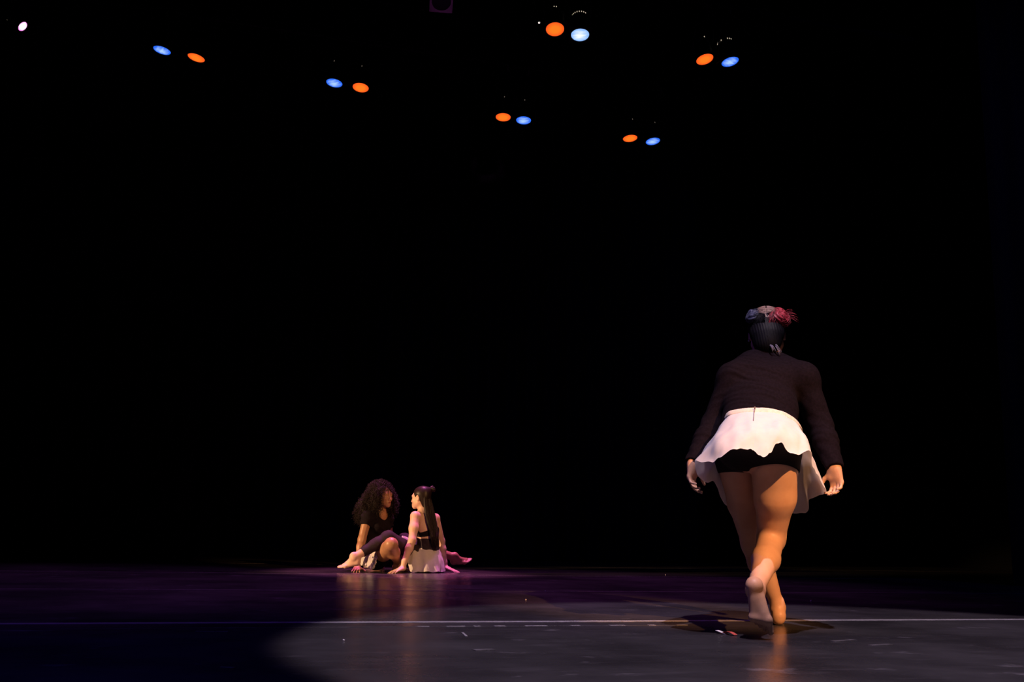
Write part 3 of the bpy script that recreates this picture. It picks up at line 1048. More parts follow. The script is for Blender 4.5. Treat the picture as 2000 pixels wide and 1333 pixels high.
def cloth(name, rows_ctrl, n, m, closed, material, parent, ruffle=0.0, freq=9, thick=0.003, seed=0, power=2.0, wrinkle=0.0, scallop=0.0):
    """rows_ctrl: several control curves from waist to hem; interpolated both ways, given thickness"""
    curves = [catmull(c, n, closed) for c in rows_ctrl]
    A = np.array([catmull([c[i] for c in curves], m, False) for i in range(n)])  # n x m x 3
    cen = A.mean(axis=(0, 1))
    for i in range(n):
        prev, nxt = A[(i - 1) % n] if (closed or i > 0) else A[i], A[(i + 1) % n] if (closed or i < n - 1) else A[i]
        tan = nxt - prev
        dn = np.gradient(A[i], axis=0)
        nr = np.cross(tan, dn)
        nr /= np.linalg.norm(nr, axis=1)[:, None] + 1e-9
        th = i / n * 2 * math.pi
        for j in range(m):
            t = j / (m - 1)
            w = ruffle * t ** power * (math.sin(freq * th + 1.3 * mnoise.noise(Vector((th * 1.2, seed, t)))) + 0.5 * mnoise.noise(Vector((th * 4, seed + 3, t * 1.5))))
            w += wrinkle * mnoise.noise(Vector((A[i, j, 0] * 18, A[i, j, 1] * 18 + seed, A[i, j, 2] * 14))) * min(1, t * 4)
            sc = scallop * t ** 3 * (math.sin(th * 23 + 2.0 * mnoise.noise(Vector((th * 2, seed, 7)))) + 1.4 * mnoise.noise(Vector((th * 9, seed + 1, 3))))
            A[i, j] = A[i, j] + nr[j] * w + unit(dn[j]) * sc
    verts = list(A.reshape(-1, 3))
    if thick <= 0:
        lim0 = n if closed else n - 1
        return link(name, verts, [(i * m + j, ((i + 1) % n) * m + j, ((i + 1) % n) * m + j + 1, i * m + j + 1) for i in range(lim0) for j in range(m - 1)], material, parent)
    # inner skin
    N = np.zeros_like(A)
    for i in range(n):
        prev, nxt = A[(i - 1) % n] if (closed or i > 0) else A[i], A[(i + 1) % n] if (closed or i < n - 1) else A[i]
        nr = np.cross(nxt - prev, np.gradient(A[i], axis=0))
        N[i] = nr / (np.linalg.norm(nr, axis=1)[:, None] + 1e-9)
    verts += list((A - N * thick).reshape(-1, 3))
    off = n * m
    faces = []
    lim = n if closed else n - 1
    for i in range(lim):
        i2 = (i + 1) % n
        for j in range(m - 1):
            a, b, c, d = i * m + j, i2 * m + j, i2 * m + j + 1, i * m + j + 1
            faces.append((a, b, c, d))
            faces.append((off + d, off + c, off + b, off + a))
        faces.append((i * m + m - 1, i2 * m + m - 1, off + i2 * m + m - 1, off + i * m + m - 1))
        faces.append((i2 * m, i * m, off + i * m, off + i2 * m))
    if not closed:
        for i in (0, n - 1):
            for j in range(m - 1):
                faces.append((i * m + j, i * m + j + 1, off + i * m + j + 1, off + i * m + j))
    return link(name, verts, faces, material, parent)


def strand_obj(name, lines, material, parent, r0=0.0012, n=4):
    mbs = MB()
    for ln in lines:
        k = len(ln)
        mbs.tube(ln, [r0 * (1 - 0.6 * (i / (k - 1)) ** 2) for i in range(k)], n)
    return tag(mbs.build(name, material, parent), kind='stuff')


def bun(name, c, axis, r, material, parent, seed, count=70, wild=0.25, tail=0.0):
    rg = random.Random(seed)
    axis = unit(axis)
    ref = vec(1, 0, 0) if abs(axis[0]) < 0.8 else vec(0, 1, 0)
    e1 = unit(np.cross(axis, ref))
    e2 = np.cross(axis, e1)
    solid = solid_obj(name, [([EL(c, [e1, e2, axis], [r, r, r * 0.72], 0.01), EL(c + e1 * r * 0.45 + axis * r * 0.25, [e1, e2, axis], [r * 0.6, r * 0.55, r * 0.55], 0.01),
                               EL(c - e1 * r * 0.4 + e2 * r * 0.3 + axis * r * 0.2, [e1, e2, axis], [r * 0.6, r * 0.6, r * 0.5], 0.01)], 0)], material, parent, h=0.004,
                      disp=lambda X: 0.0025 * np.sin(((X - c) @ axis) * 420 + 3 * np.arctan2((X - c) @ e2, (X - c) @ e1)))
    lines, tails = [], []
    for i in range(count):
        a0 = rg.uniform(0, 6.28)
        sweep = rg.uniform(1.2, 3.0)
        lift = rg.uniform(-0.55, 0.6)
        rr_ = r * rg.uniform(0.98, 1.10)
        pts = []
        for k in range(10):
            a = a0 + sweep * k / 9
            z = lift + rg.uniform(-0.04, 0.04) + 0.35 * math.sin(a * 2 + i)
            z = max(-0.9, min(0.95, z))
            w = math.sqrt(max(0.05, 1 - z * z))
            out = 1 + (wild * (k / 9 - 0.7) if k > 7 and i % 4 == 0 else 0)
            pts.append(c + out * (e1 * math.cos(a) * w * rr_ + e2 * math.sin(a) * w * rr_ + axis * z * rr_ * 0.8))
        lines.append(pts)
    for i in range(int(tail * 10)):
        d = unit(vec(rg.uniform(0.3, 1), rg.uniform(-0.4, 0.3), rg.uniform(-0.1, 0.5)))
        tails.append([c + d * r * (0.7 + 0.22 * k) + ZUP * -0.0012 * k * k for k in range(6)])
    if tails:
        strand_obj('flyaway_strands', tails, material, solid, 0.0006)
    strand_obj('stray_strands', lines, material, solid, 0.0013)
    return solid


# ================================================================== the walking dancer, seen from behind
def build_walker():
    root = empty('person', P(1500, 1225, 4.7) * vec(1, 1, 0), 'dancer in black long-sleeved top and flared white skirt walking barefoot away, head bowed', 'person')
    nb = unit(vec(0, -0.64, 0.77))          # out of the bent back
    # spine, from the back surface inwards
    pel = P(1482, 862, 4.66) + vec(0, 0.02, -0.02)
    wai = P(1489, 806, 4.665) + vec(0, 0.080, -0.080)
    rib = P(1491, 757, 4.80) + vec(0, 0.075, -0.085)
    upp = P(1493, 722, 4.94) + vec(0, 0.060, -0.075)
    c7 = P(1496, 700, 5.02) + vec(0, 0.045, -0.035)
    shL, shR = P(1433, 742, 4.96), P(1567, 741, 4.95)
    torso = [RC(pel + vec(0, 0.02, 0.015), wai, 0.158, 0.156, 0.04, vec(0, -0.8, 0.6), 0.72),
             RC(wai, rib, 0.158, 0.160, 0.04, nb, 0.70),
             RC(rib, upp, 0.160, 0.142, 0.04, nb, 0.66),
             RC(upp, c7, 0.125, 0.085, 0.04, nb, 0.62),
             RC(shL, shR, 0.062, 0.062, 0.07),
             RC(shL, c7 + vec(-0.05, 0, 0.008), 0.060, 0.066, 0.05), RC(shR, c7 + vec(0.05, 0, 0.008), 0.060, 0.066, 0.05)]
    hipL, hipR = P(1443, 893, 4.80), P(1512, 889, 4.63)
    torso += [EL(P(1447, 874, 4.64), np.eye(3), [0.105, 0.105, 0.092], 0.05),
              EL(P(1514, 870, 4.62), np.eye(3), [0.108, 0.105, 0.092], 0.05)]
    elL, wrL = P(1395, 829, 4.93), P(1354, 906, 4.78)
    elR, wrR = P(1601, 829, 4.92), P(1630, 914, 4.78)
    armL = [RC(shL, elL, 0.060, 0.046, 0.03), RC(elL, elL * 0.6 + wrL * 0.4, 0.046, 0.044, 0.02), RC(elL * 0.6 + wrL * 0.4, wrL, 0.044, 0.029, 0.02)]
    armR = [RC(shR, elR, 0.060, 0.047, 0.03), RC(elR, elR * 0.6 + wrR * 0.4, 0.047, 0.045, 0.02), RC(elR * 0.6 + wrR * 0.4, wrR, 0.045, 0.029, 0.02)]
    curl = [(0.35, 0.55, 0.35), (0.45, 0.65, 0.40), (0.5, 0.7, 0.45), (0.5, 0.7, 0.45)]
    hl, tipsL = hand(wrL, vec(-0.16, -0.10, -1), vec(-0.75, 0.62, 0), vec(0.6, 0.8, 0), curl, 0.90)
    hr, tipsR = hand(wrR, vec(0.10, -0.06, -1), vec(0.80, 0.58, 0), vec(-0.6, 0.8, 0), [(0.55, 0.75, 0.4)] * 2 + [(0.5, 0.7, 0.4)] * 2, 0.92)
    # trailing leg: knee bent, heel lifted, toes on the floor
    knR = P(1506, 1052, 4.80)
    anR = P(1476, 1152, 4.42)
    cfR = knR * 0.62 + anR * 0.38 + vec(-0.002, -0.012, -0.012)
    legR = [RC(hipR, hipR * 0.5 + knR * 0.5 + vec(0.006, -0.02, 0), 0.112, 0.092, 0.04), RC(hipR * 0.5 + knR * 0.5 + vec(0.006, -0.02, 0), knR, 0.088, 0.062, 0.03),
            RC(knR, cfR, 0.060, 0.059, 0.03), RC(cfR, anR, 0.058, 0.033, 0.03)]
    toe = PZ(1484, 1236, 0.012)
    fR = unit(vec(0.17, 0.03, -0.97))
    ftR = foot(anR + vec(-0.004, -0.01, -0.004), fR, vec(0.22, 0.97, 0.05), vec(1, -0.2, 0), 1.06, (0.35, 0.7, 0.9, 1.0, 1.1))
    # standing leg, further away
    knL = P(1473, 1062, 5.06)
    anL = P(1514, 1171, 5.10)
    cfL = knL * 0.66 + anL * 0.34 + vec(-0.006, -0.018, 0)
    legL = [RC(hipL, hipL * 0.5 + knL * 0.5 + vec(-0.004, -0.015, 0), 0.108, 0.088, 0.04), RC(hipL * 0.5 + knL * 0.5 + vec(-0.004, -0.015, 0), knL, 0.088, 0.060, 0.03),
            RC(knL, cfL, 0.058, 0.060, 0.03), RC(cfL, anL, 0.058, 0.033, 0.03)]
    anL2 = vec(anL[0] + 0.012, anL[1], 0.079)
    ftL = foot(anL2, vec(0.10, 1, 0), vec(0, 0, 1), vec(1, 0, 0), 0.97)
    hd = Head(P(1498, 655, 5.14), vec(0.23, 0.87, -0.46), vec(0.1, 0.42, 0.9), 1.08)
    groups = [(torso, 0.03)] + hd.groups(c7 + vec(0, 0.0, 0)) + [(armL, 0.02), (armR, 0.02)] + hl + hr + [(legL, 0.008), (legR, 0.008)] + ftR + ftL
    body = solid_obj('body', groups, M['skin_tan'], root, h=0.0042)
    hd.features(body, None)
    nails(tipsL + tipsR, body, M['nail'])

    # long-sleeved top
    e = 0.011
    sd_up = unit(rib - wai)
    tor_s = [p.grown(e) for p in torso[:7]]

    def wr(X):
        s1 = (X - wai) @ unit(upp - wai)
        x = X[:, 0] - wai[0]
        zz = s1 + 0.010 * np.sin(x * 14 + 1.0) + 0.007 * np.sin(x * 33 + s1 * 30)
        amp = 0.0042 * np.clip(1.15 - np.abs(x) / 0.19, 0, 1) * np.clip((X[:, 1] * 0 + 1), 0, 1)
        w1 = amp * (np.sin(zz * 150 + 2.2 * np.sin(x * 9)) * 0.6 + 0.5 * np.sin(zz * 87 + 1.4 + 1.7 * np.sin(x * 7 + 2)))
        # crumples down the sleeves
        sl = np.clip((np.abs(x) - 0.17) / 0.05, 0, 1)
        w2 = sl * 0.0022 * np.sin(X[:, 2] * 105 + 60 * x + 4 * np.sin(X[:, 1] * 23 + X[:, 2] * 9)) * np.clip(1.25 - X[:, 2], 0.15, 0.6) / 0.6
        return w1 + w2
    cutL = halfspace(wrL + (wrL - elL) * 0.02, wrL - elL)
    cutR = halfspace(wrR + (wrR - elR) * 0.02, wrR - elR)
    aL = [p.grown(e + 0.002) for p in armL]
    aR = [p.grown(e + 0.002) for p in armR]
    ddL, ddR = unit(wrL - elL), unit(wrR - elR)

    hemcut = halfspace(wai - sd_up * 0.05, -sd_up)
    neckcut = halfspace(c7 + unit(hd.C - c7) * 0.055, hd.C - c7)

    shirt = solid_obj('long_sleeved_top', [(tor_s, 0.03, (hemcut, neckcut)), (aL, 0.03, (cutL,)), (aR, 0.03, (cutR,))], M['knit'], root, h=0.0048, disp=wr)

    # black shorts
    e = 0.007
    lb = unit(knR - hipR)
    lbL = unit(knL - hipL)
    cr = P(1500, 913, 4.58)
    sR, sL = P(1512, 908, 4.57), P(1440, 919, 4.60)

    def shortcut(X, Y, Z):
        zr = sR[2] - 0.018 * ((X - sR[0]) / 0.1) ** 2 + 0 * Y
        zl = sL[2] - 0.012 * ((X - sL[0]) / 0.1) ** 2 + 0 * Y
        zz = np.where(X < P(1464, 900, 4.6)[0], zl, zr)
        return zz - Z
    topc = halfspace(wai, unit(wai - pel))
    solid_obj('shorts', [([torso[0].grown(e)] + [p.grown(e) for p in torso[7:]], 0.03), ([legR[0].grown(e)], 0.03), ([legL[0].grown(e)], 0.03)], M['shorts'], root, h=0.005, cuts=(shortcut, topc))

    # flared skirt: waist ring, hip ring, hem ring as read off the photograph
    K = [  # waist, hip, hem   (back centre, then round her right side, front, left side)
        ((1480, 803, 4.640), (1478, 838, 4.545), (1472, 880, 4.440)),
        ((1492, 803, 4.640), (1492, 842, 4.540), (1487, 893, 4.425)),
        ((1504, 804, 4.645), (1506, 840, 4.540), (1505, 884, 4.435)),
        ((1518, 807, 4.650), (1524, 836, 4.545), (1521, 864, 4.470)),
        ((1532, 811, 4.660), (1543, 843, 4.560), (1540, 882, 4.450)),
        ((1543, 817, 4.675), (1560, 848, 4.590), (1558, 889, 4.455)),
        ((1552, 823, 4.695), (1571, 850, 4.620), (1582, 880, 4.500)),
        ((1560, 831, 4.735), (1577, 868, 4.680), (1590, 912, 4.600)),
        ((1563, 838, 4.790), (1584, 890, 4.770), (1613, 961, 4.760)),
        ((1558, 846, 4.850), (1572, 905, 4.860), (1584, 975, 4.850)),
        ((1540, 852, 4.890), (1560, 915, 4.910), (1573, 1003, 4.900)),
        ((1515, 855, 4.905), (1530, 918, 4.945), (1540, 1000, 4.955)),
        ((1490, 855, 4.905), (1490, 918, 4.950), (1495, 992, 4.970)),
        ((1462, 850, 4.895), (1450, 912, 4.930), (1440, 988, 4.950)),
        ((1440, 843, 4.870), (1425, 900, 4.890), (1412, 983, 4.900)),
        ((1426, 834, 4.830), (1408, 885, 4.840), (1398, 944, 4.830)),
        ((1418, 823, 4.780), (1393, 868, 4.760), (1371, 940, 4.760)),
        ((1418, 816, 4.730), (1388, 860, 4.690), (1357, 902, 4.640)),
        ((1426, 809, 4.690), (1402, 855, 4.610), (1384, 904, 4.540)),
        ((1440, 806, 4.665), (1424, 848, 4.570), (1404, 896, 4.480)),
        ((1453, 804, 4.650), (1445, 842, 4.555), (1430, 880, 4.450)),
        ((1467, 803, 4.640), (1463, 838, 4.548), (1452, 877, 4.440)),
    ]
    def push(k, i):
        # the back of the skirt stands clear of the hips
        d = k[i][2]
        w = min(1.0, max(0.0, (4.80 - d) / 0.2))
        return P(k[i][0], k[i][1], d - (0.0, 0.100, 0.060)[i] * w)
    rows = [[push(k, i) for k in K] for i in range(3)]
    sk = cloth('skirt', rows, 264, 26, True, M['white_cloth'], root, ruffle=0.0025, freq=13, thick=0, seed=2, power=3.5, wrinkle=0.008, scallop=0.0032)
    bu = unit(vec(0, 0.35, 0.9))
    top = [P(*k[0]) for k in K]
    cen = np.mean(top, 0)
    band = [[p + bu * 0.014 + (cen - p) * 0.02 for p in top], [p + (p - cen) * 0.018 for p in top], [p + (p - cen) * 0.030 - bu * 0.012 for p in top]]
    cloth('waistband', band, 132, 5, True, M['band_cloth'], sk, thick=0.004)
    zc_ = catmull([rows[i][0] * 0.45 + rows[i][21] * 0.55 for i in range(3)], 26, False)[:9]
    zp = [zc_[0] + bu * 0.012 + vec(0, -0.016, 0)] + [p + vec(0, -0.0145 + 0.0125 * min(1, i / 2.5), 0.002) for i, p in enumerate(zc_)]
    MB().tube(zp, 0.0016, 6).build('zip', M['zip'], sk)
    MB().box(zp[0] + vec(0, -0.003, 0.0), vec(0.003, 0, 0), vec(0, 0.001, 0.0005), vec(0, -0.002, 0.006)).build('zip_pull', M['zip'], sk)

    # hair: short dark cap, two buns, bleached parting, nape wisps
    ax = [hd.R, hd.F, hd.U]
    q = hd.p
    cap = [EL(q(0, -0.026, 0.024), ax, [0.095, 0.104, 0.098], 0.03), EL(q(0, -0.070, -0.045), ax, [0.086, 0.055, 0.075], 0.03),
           EL(q(0, -0.062, -0.105), ax, [0.066, 0.045, 0.050], 0.03)]
    facecut = halfspace(q(0, 0.050, 0.05), hd.F * 0.9 - hd.U * 0.25)

    def zone(c):
        l = hd.loc(c)
        out = np.zeros(len(c))
        tan = (l[:, 0] > -0.030) & (l[:, 0] < 0.026) & (l[:, 2] > 0.012 + 0.25 * np.abs(l[:, 0]))
        out[tan] = 1
        red = (l[:, 0] >= 0.026) & (l[:, 2] > 0.045 - 0.2 * (l[:, 0] - 0.02))
        out[red] = 2
        return out
    hair = solid_obj('hair', [(cap, 0)], [M['hair_black'], M['hair_tan'], M['hair_red']], root, h=0.004, cuts=(facecut,), mat_fn=zone,
                     disp=lambda X: 0.0006 * np.sin(((X - hd.C) @ hd.R) * 500 + 8 * ((X - hd.C) @ hd.U) * 10))
    bl, br = P(1474, 619, 5.09), P(1521, 622, 5.07)
    b1 = bun('bun', bl, bl - hd.C, 0.043, M['hair_blue'], hair, 4, 150, 0.2)
    b1['label'] = 'blue-black hair bun'
    b2 = bun('bun', br, br - hd.C, 0.055, M['hair_red'], hair, 8, 190, 0.4, tail=1.6)
    b2['label'] = 'messy crimson hair bun'
    rg = random.Random(5)

    def surf(x, z, out=0.004):
        # back surface of the hair cap in head space
        yy = 1 - (x / 0.095) ** 2 - ((z - 0.024) / 0.098) ** 2
        y = -0.026 - 0.104 * math.sqrt(max(yy, 0.02))
        return q(x, y - out, z)
    lines, rl, tl, bl2 = [], [], [], []
    for i in range(240):                      # combed up from nape and sides to the two buns
        sgn = 1 if i % 2 else -1
        x0, z0_ = sgn * rg.uniform(0.003, 0.075), rg.uniform(-0.05, 0.03)
        x1, z1_ = sgn * (0.062 + rg.uniform(-0.012, 0.012)), 0.085
        ln = []
        for k in range(9):
            t = k / 8
            xx = x0 + (x1 - x0) * t
            z_ = z0_ + (z1_ - z0_) * t + 0.008 * math.sin(t * 3.1)
            ln.append(surf(xx, z_, 0.0035))
        (lines if (sgn < 0 or rg.random() < 0.6) else rl).append(ln)
    for i in range(90):
        sgn = 1 if i % 2 else -1
        z0_ = rg.uniform(0.02, 0.11)
        x1 = sgn * rg.uniform(0.03, 0.055)
        ln = [surf(0.002 * sgn + (x1 - 0.002 * sgn) * k / 6, z0_ + (0.085 - z0_) * 0.4 * k / 6, 0.004) for k in range(7)]
        tl.append(ln)
    for i in range(22):
        a_ = rg.choice((0.0, 0.0, 1.0, 1.0, 0.5)) + rg.uniform(-0.12, 0.12)
        st = P(1501 + 9 * a_ + rg.uniform(-2, 2), 672 + rg.uniform(-3, 3), 5.0)
        en = P(1511 + 14 * a_ + rg.uniform(-2, 2), 687 + 6 * a_ + rg.uniform(-4, 3), 4.975)
        bl2.append([st + (en - st) * t + vec(0, -0.010 * math.sin(t * 3.1), 0.005 * math.sin(t * 3)) for t in np.linspace(0, 1, 7)])
    strand_obj('combed_strands', lines, M['hair_black'], hair, 0.0009)
    strand_obj('red_strands', rl, M['hair_red'], hair, 0.0010)
    strand_obj('bleached_strands', tl, M['hair_tan'], hair, 0.0013)
    strand_obj('nape_wisps', bl2, M['hair_grey'], hair, 0.0012)
    # small earring
    ec = q(-0.084, -0.012, -0.040)
    MB().lathe(ec, hd.U, [(-0.006, 0.001), (-0.003, 0.004), (0.0, 0.005), (0.003, 0.004), (0.006, 0.001)], 10).build('earring', M['band_cloth'], body)
    return root


build_walker()


# ================================================================== the seated dancer with curly hair
def build_curly():
    root = empty('person', PZ(733, 1111, 0), 'seated dancer with big curly dark hair in a black tee and pale skirt', 'person')
    f2 = unit(vec(0.86, -0.5, 0))
    rt = unit(np.cross(f2, ZUP))            # her right, towards the auditorium
    pel = P(735, 1083, 10.28)
    wai = P(728, 1052, 10.26)
    rib = P(731, 1029, 10.25)
    upp = P(738, 1011, 10.24)
    c7 = P(742, 1000, 10.22)
    shR, shL = P(718, 1010, 10.11), P(757, 1013, 10.39)
    bust = rib + f2 * 0.085
    torso = [RC(pel, wai, 0.150, 0.122, 0.04, f2, 0.78), RC(wai, rib, 0.122, 0.130, 0.04, f2, 0.75), RC(rib, upp, 0.130, 0.115, 0.04, f2, 0.70),
             RC(upp, c7, 0.085, 0.062, 0.04, f2, 0.75), RC(shL, shR, 0.050, 0.050, 0.06),
             EL(bust + rt * 0.06, [rt, f2, ZUP], [0.058, 0.05, 0.055], 0.03), EL(bust - rt * 0.06, [rt, f2, ZUP], [0.058, 0.05, 0.055], 0.03)]
    elR, wrR = P(707, 1054, 10.06), P(699, 1092, 9.98)
    armR = [RC(shR, elR, 0.048, 0.038, 0.03), RC(elR, elR * 0.62 + wrR * 0.38, 0.038, 0.037, 0.02), RC(elR * 0.62 + wrR * 0.38, wrR, 0.037, 0.025, 0.02)]
    wr_f = vec(wrR[0], wrR[1], 0.045)
    armR.append(RC(wrR, wr_f, 0.026, 0.025, 0.02))
    hR, tR = hand(wr_f, vec(0.02, -1, -0.22), vec(0, -0.2, 1), vec(1, 0, 0), [(0.05, 0.12, 0.08)] * 4, 0.92, thumb=(0.8, 0.5, -0.1), spread=0.16)
    elL, wrL = P(760, 1050, 10.55), P(742, 1095, 10.62)
    armL = [RC(shL, elL, 0.047, 0.038, 0.03), RC(elL, wrL, 0.038, 0.025, 0.02)]
    wl_f = vec(wrL[0], wrL[1], 0.04)
    armL.append(RC(wrL, wl_f, 0.025, 0.025, 0.02))
    hL, tL = hand(wl_f, vec(-0.4, 0.8, -0.15), vec(0, 0.1, 1), vec(0.8, 0.3, 0), [(0.05, 0.1, 0.08)] * 4, 0.92, spread=0.15)
    # near leg folded with the knee up; far leg stretched behind her partner
    hipR, knR, anR = P(741, 1089, 10.15), P(764, 1064, 9.80), P(777, 1099, 10.12)
    legR = [RC(hipR, hipR * 0.5 + knR * 0.5, 0.092, 0.078, 0.03), RC(hipR * 0.5 + knR * 0.5, knR, 0.078, 0.060, 0.03), RC(knR, knR * 0.6 + anR * 0.4 + vec(0.0, 0.0, -0.01), 0.058, 0.056, 0.03),
            RC(knR * 0.6 + anR * 0.4 + vec(0, 0, -0.01), anR, 0.055, 0.034, 0.03)]
    anR2 = vec(anR[0], anR[1], 0.078)
    legR.append(RC(anR, anR2, 0.034, 0.032, 0.02))
    ftR = foot(anR2, vec(0.75, 0.6, 0), vec(0, 0, 1), vec(-0.6, 0.75, 0), 0.95)
    hipL, knL, anL = P(748, 1088, 10.40), P(822, 1068, 10.60), P(889, 1089, 10.66)
    legL = [RC(hipL, knL, 0.088, 0.057, 0.03), RC(knL, knL * 0.65 + anL * 0.35 + vec(0, 0, -0.012), 0.054, 0.055, 0.03), RC(knL * 0.65 + anL * 0.35 + vec(0, 0, -0.012), anL, 0.054, 0.034, 0.03)]
    ftL = foot(anL, vec(0.90, -0.02, 0.12), vec(-0.15, -0.45, 0.88), vec(0.1, 0.6, 0.9), 0.98, 0.12)
    hd = Head(P(749, 969, 10.20), vec(0.80, -0.60, -0.02), ZUP, 0.90)
    groups = [(torso, 0.03)] + hd.groups(c7 + vec(0, 0, -0.01), 0.050) + [(armR, 0.02), (armL, 0.02)] + hR + hL + [(legR, 0.02), (legL, 0.02)] + ftR + ftL
    body = solid_obj('body', groups, [M['skin_brown'], M['lip_brown']], root, h=0.0045, mat_fn=lambda c: hd.lipmask(c) * 1.0)
    hd.features(body, None)
    nails(tR, body, M['nail'])

    # black tee
    e = 0.009
    tee_t = [p.grown(e) for p in torso]
    slR, slL = shR * 0.62 + elR * 0.38, shL * 0.62 + elL * 0.38
    slvR, slvL = [RC(shR, slR, 0.060, 0.054, 0.03)], [RC(shL, slL, 0.060, 0.054, 0.03)]

    dR, dL = unit(elR - shR), unit(elL - shL)

    nk = c7 + f2 * 0.06 + vec(0, 0, 0.0)
    sc_ = EL(nk + vec(0, 0, 0.01), [rt, f2, ZUP], [0.080, 0.095, 0.088])
    solid_obj('black_tee', [(tee_t, 0.03), (slvR, 0.03, (halfspace(slR, dR),)), (slvL, 0.03, (halfspace(slL, dL),))], M['knit_flat'], root, h=0.0048,
              cuts=(lambda X, Y, Z: -sc_.d(X, Y, Z), halfspace(pel + vec(0, 0, -0.02), -ZUP)),
              disp=lambda X: 0.003 * np.sin(X[:, 2] * 95 + 25 * X[:, 0] + 2 * np.sin(X[:, 0] * 31)))
    # pale skirt bunched round the near hip
    K = [((718, 1074, 10.36), (707, 1088, 10.34), (704, 1098, 10.24)),
         ((722, 1068, 10.24), (712, 1084, 10.14), (704, 1104, 10.06)),
         ((726, 1064, 10.16), (718, 1084, 10.06), (713, 1107, 9.99)),
         ((732, 1063, 10.11), (725, 1086, 10.02), (726, 1112.5, 9.93)),
         ((737, 1063, 10.06), (731, 1083, 9.99), (733, 1103, 9.93)),
         ((742, 1064, 10.03), (735, 1076, 9.97), (735, 1090, 9.93)),
         ((748, 1066, 10.02), (741, 1070, 9.97), (737, 1076, 9.93))]
    rows = [[P(*k[i]) for k in K] for i in range(3)]
    cloth('skirt', rows, 110, 18, False, M['white_cloth'], root, ruffle=0.013, freq=4, seed=4, power=1.6, wrinkle=0.006, thick=0)
    # dark briefs under the skirt
    solid_obj('dark_shorts', [([torso[0].grown(0.006)], 0), ([RC(hipR, hipR * 0.72 + knR * 0.28, 0.098, 0.090, 0.03)], 0.02), ([RC(hipL, hipL * 0.7 + knL * 0.3, 0.094, 0.086, 0.03)], 0.02)],
              M['shorts'], root, h=0.006, cuts=(halfspace(wai + vec(0, 0, -0.04), ZUP), halfspace(hipR * 0.70 + knR * 0.30, knR - hipR)))

    # big curly hair
    ax = [hd.R, hd.F, hd.U]
    q = hd.p
    lobes = [EL(q(0, -0.055, 0.040), ax, [0.140, 0.128, 0.118], 0.05), EL(P(712, 995, 10.22), np.eye(3), [0.080, 0.10, 0.115], 0.05),
             EL(q(-0.105, -0.02, -0.055), ax, [0.060, 0.080, 0.120], 0.04), EL(q(0.098, -0.030, -0.055), ax, [0.055, 0.088, 0.130], 0.04), EL(P(726, 985, 10.3), np.eye(3), [0.11, 0.11, 0.13], 0.05)]
    keep = [lambda X, Y, Z: -EL(q(0.0, 0.105, -0.045), ax, [0.075, 0.100, 0.135]).d(X, Y, Z)]
    s = Solid([(lobes, 0)], 0.008, cuts=keep)
    Pv, Qv = s.mesh(2)
    nv = vnormals(Pv, Qv)
    bumpy = 0.012 * np.array([mnoise.noise(Vector(p * 34)) for p in Pv])
    hair = fast_link('curly_hair', Pv + nv * (bumpy - 0.012)[:, None], Qv, M['hair_curl'], root)
    rg = random.Random(12)
    lines = []
    for i in range(2300):
        k = rg.randrange(len(Pv))
        p, n = Pv[k], nv[k]
        l = hd.loc(p[None])[0]
        if l[1] > 0.025 and abs(l[0]) < 0.088 and l[2] < 0.085:
            continue
        d = unit(n * 0.35 + vec(rg.uniform(-.4, .4), rg.uniform(-.4, .4), -0.9))
        if n[2] > 0.55:                       # over the crown the curls lie every way
            d = vec(rg.uniform(-1, 1), rg.uniform(-1, 1), 0)
            d = unit(d - n * (d @ n) - n * 0.12 * np.linalg.norm(d))
        e1 = unit(np.cross(d, n + vec(0.01, 0.02, 0.03)))
        e2 = np.cross(d, e1)
        L = rg.uniform(0.045, 0.10)
        r = rg.uniform(0.005, 0.010)
        ph = rg.uniform(0, 6)
        tr = rg.uniform(2.2, 3.6)
        p0 = p - n * 0.014
        st = [p0 + d * L * t + n * 0.012 * math.sin(t * 2.5) + r * (e1 * math.cos(ph + tr * 6.28 * t) + e2 * math.sin(ph + tr * 6.28 * t)) for t in np.linspace(0, 1, 20)]
        lines.append(st)
    strand_obj('curls', lines, M['hair_curl'], hair, 0.0016)
    return root


build_curly()


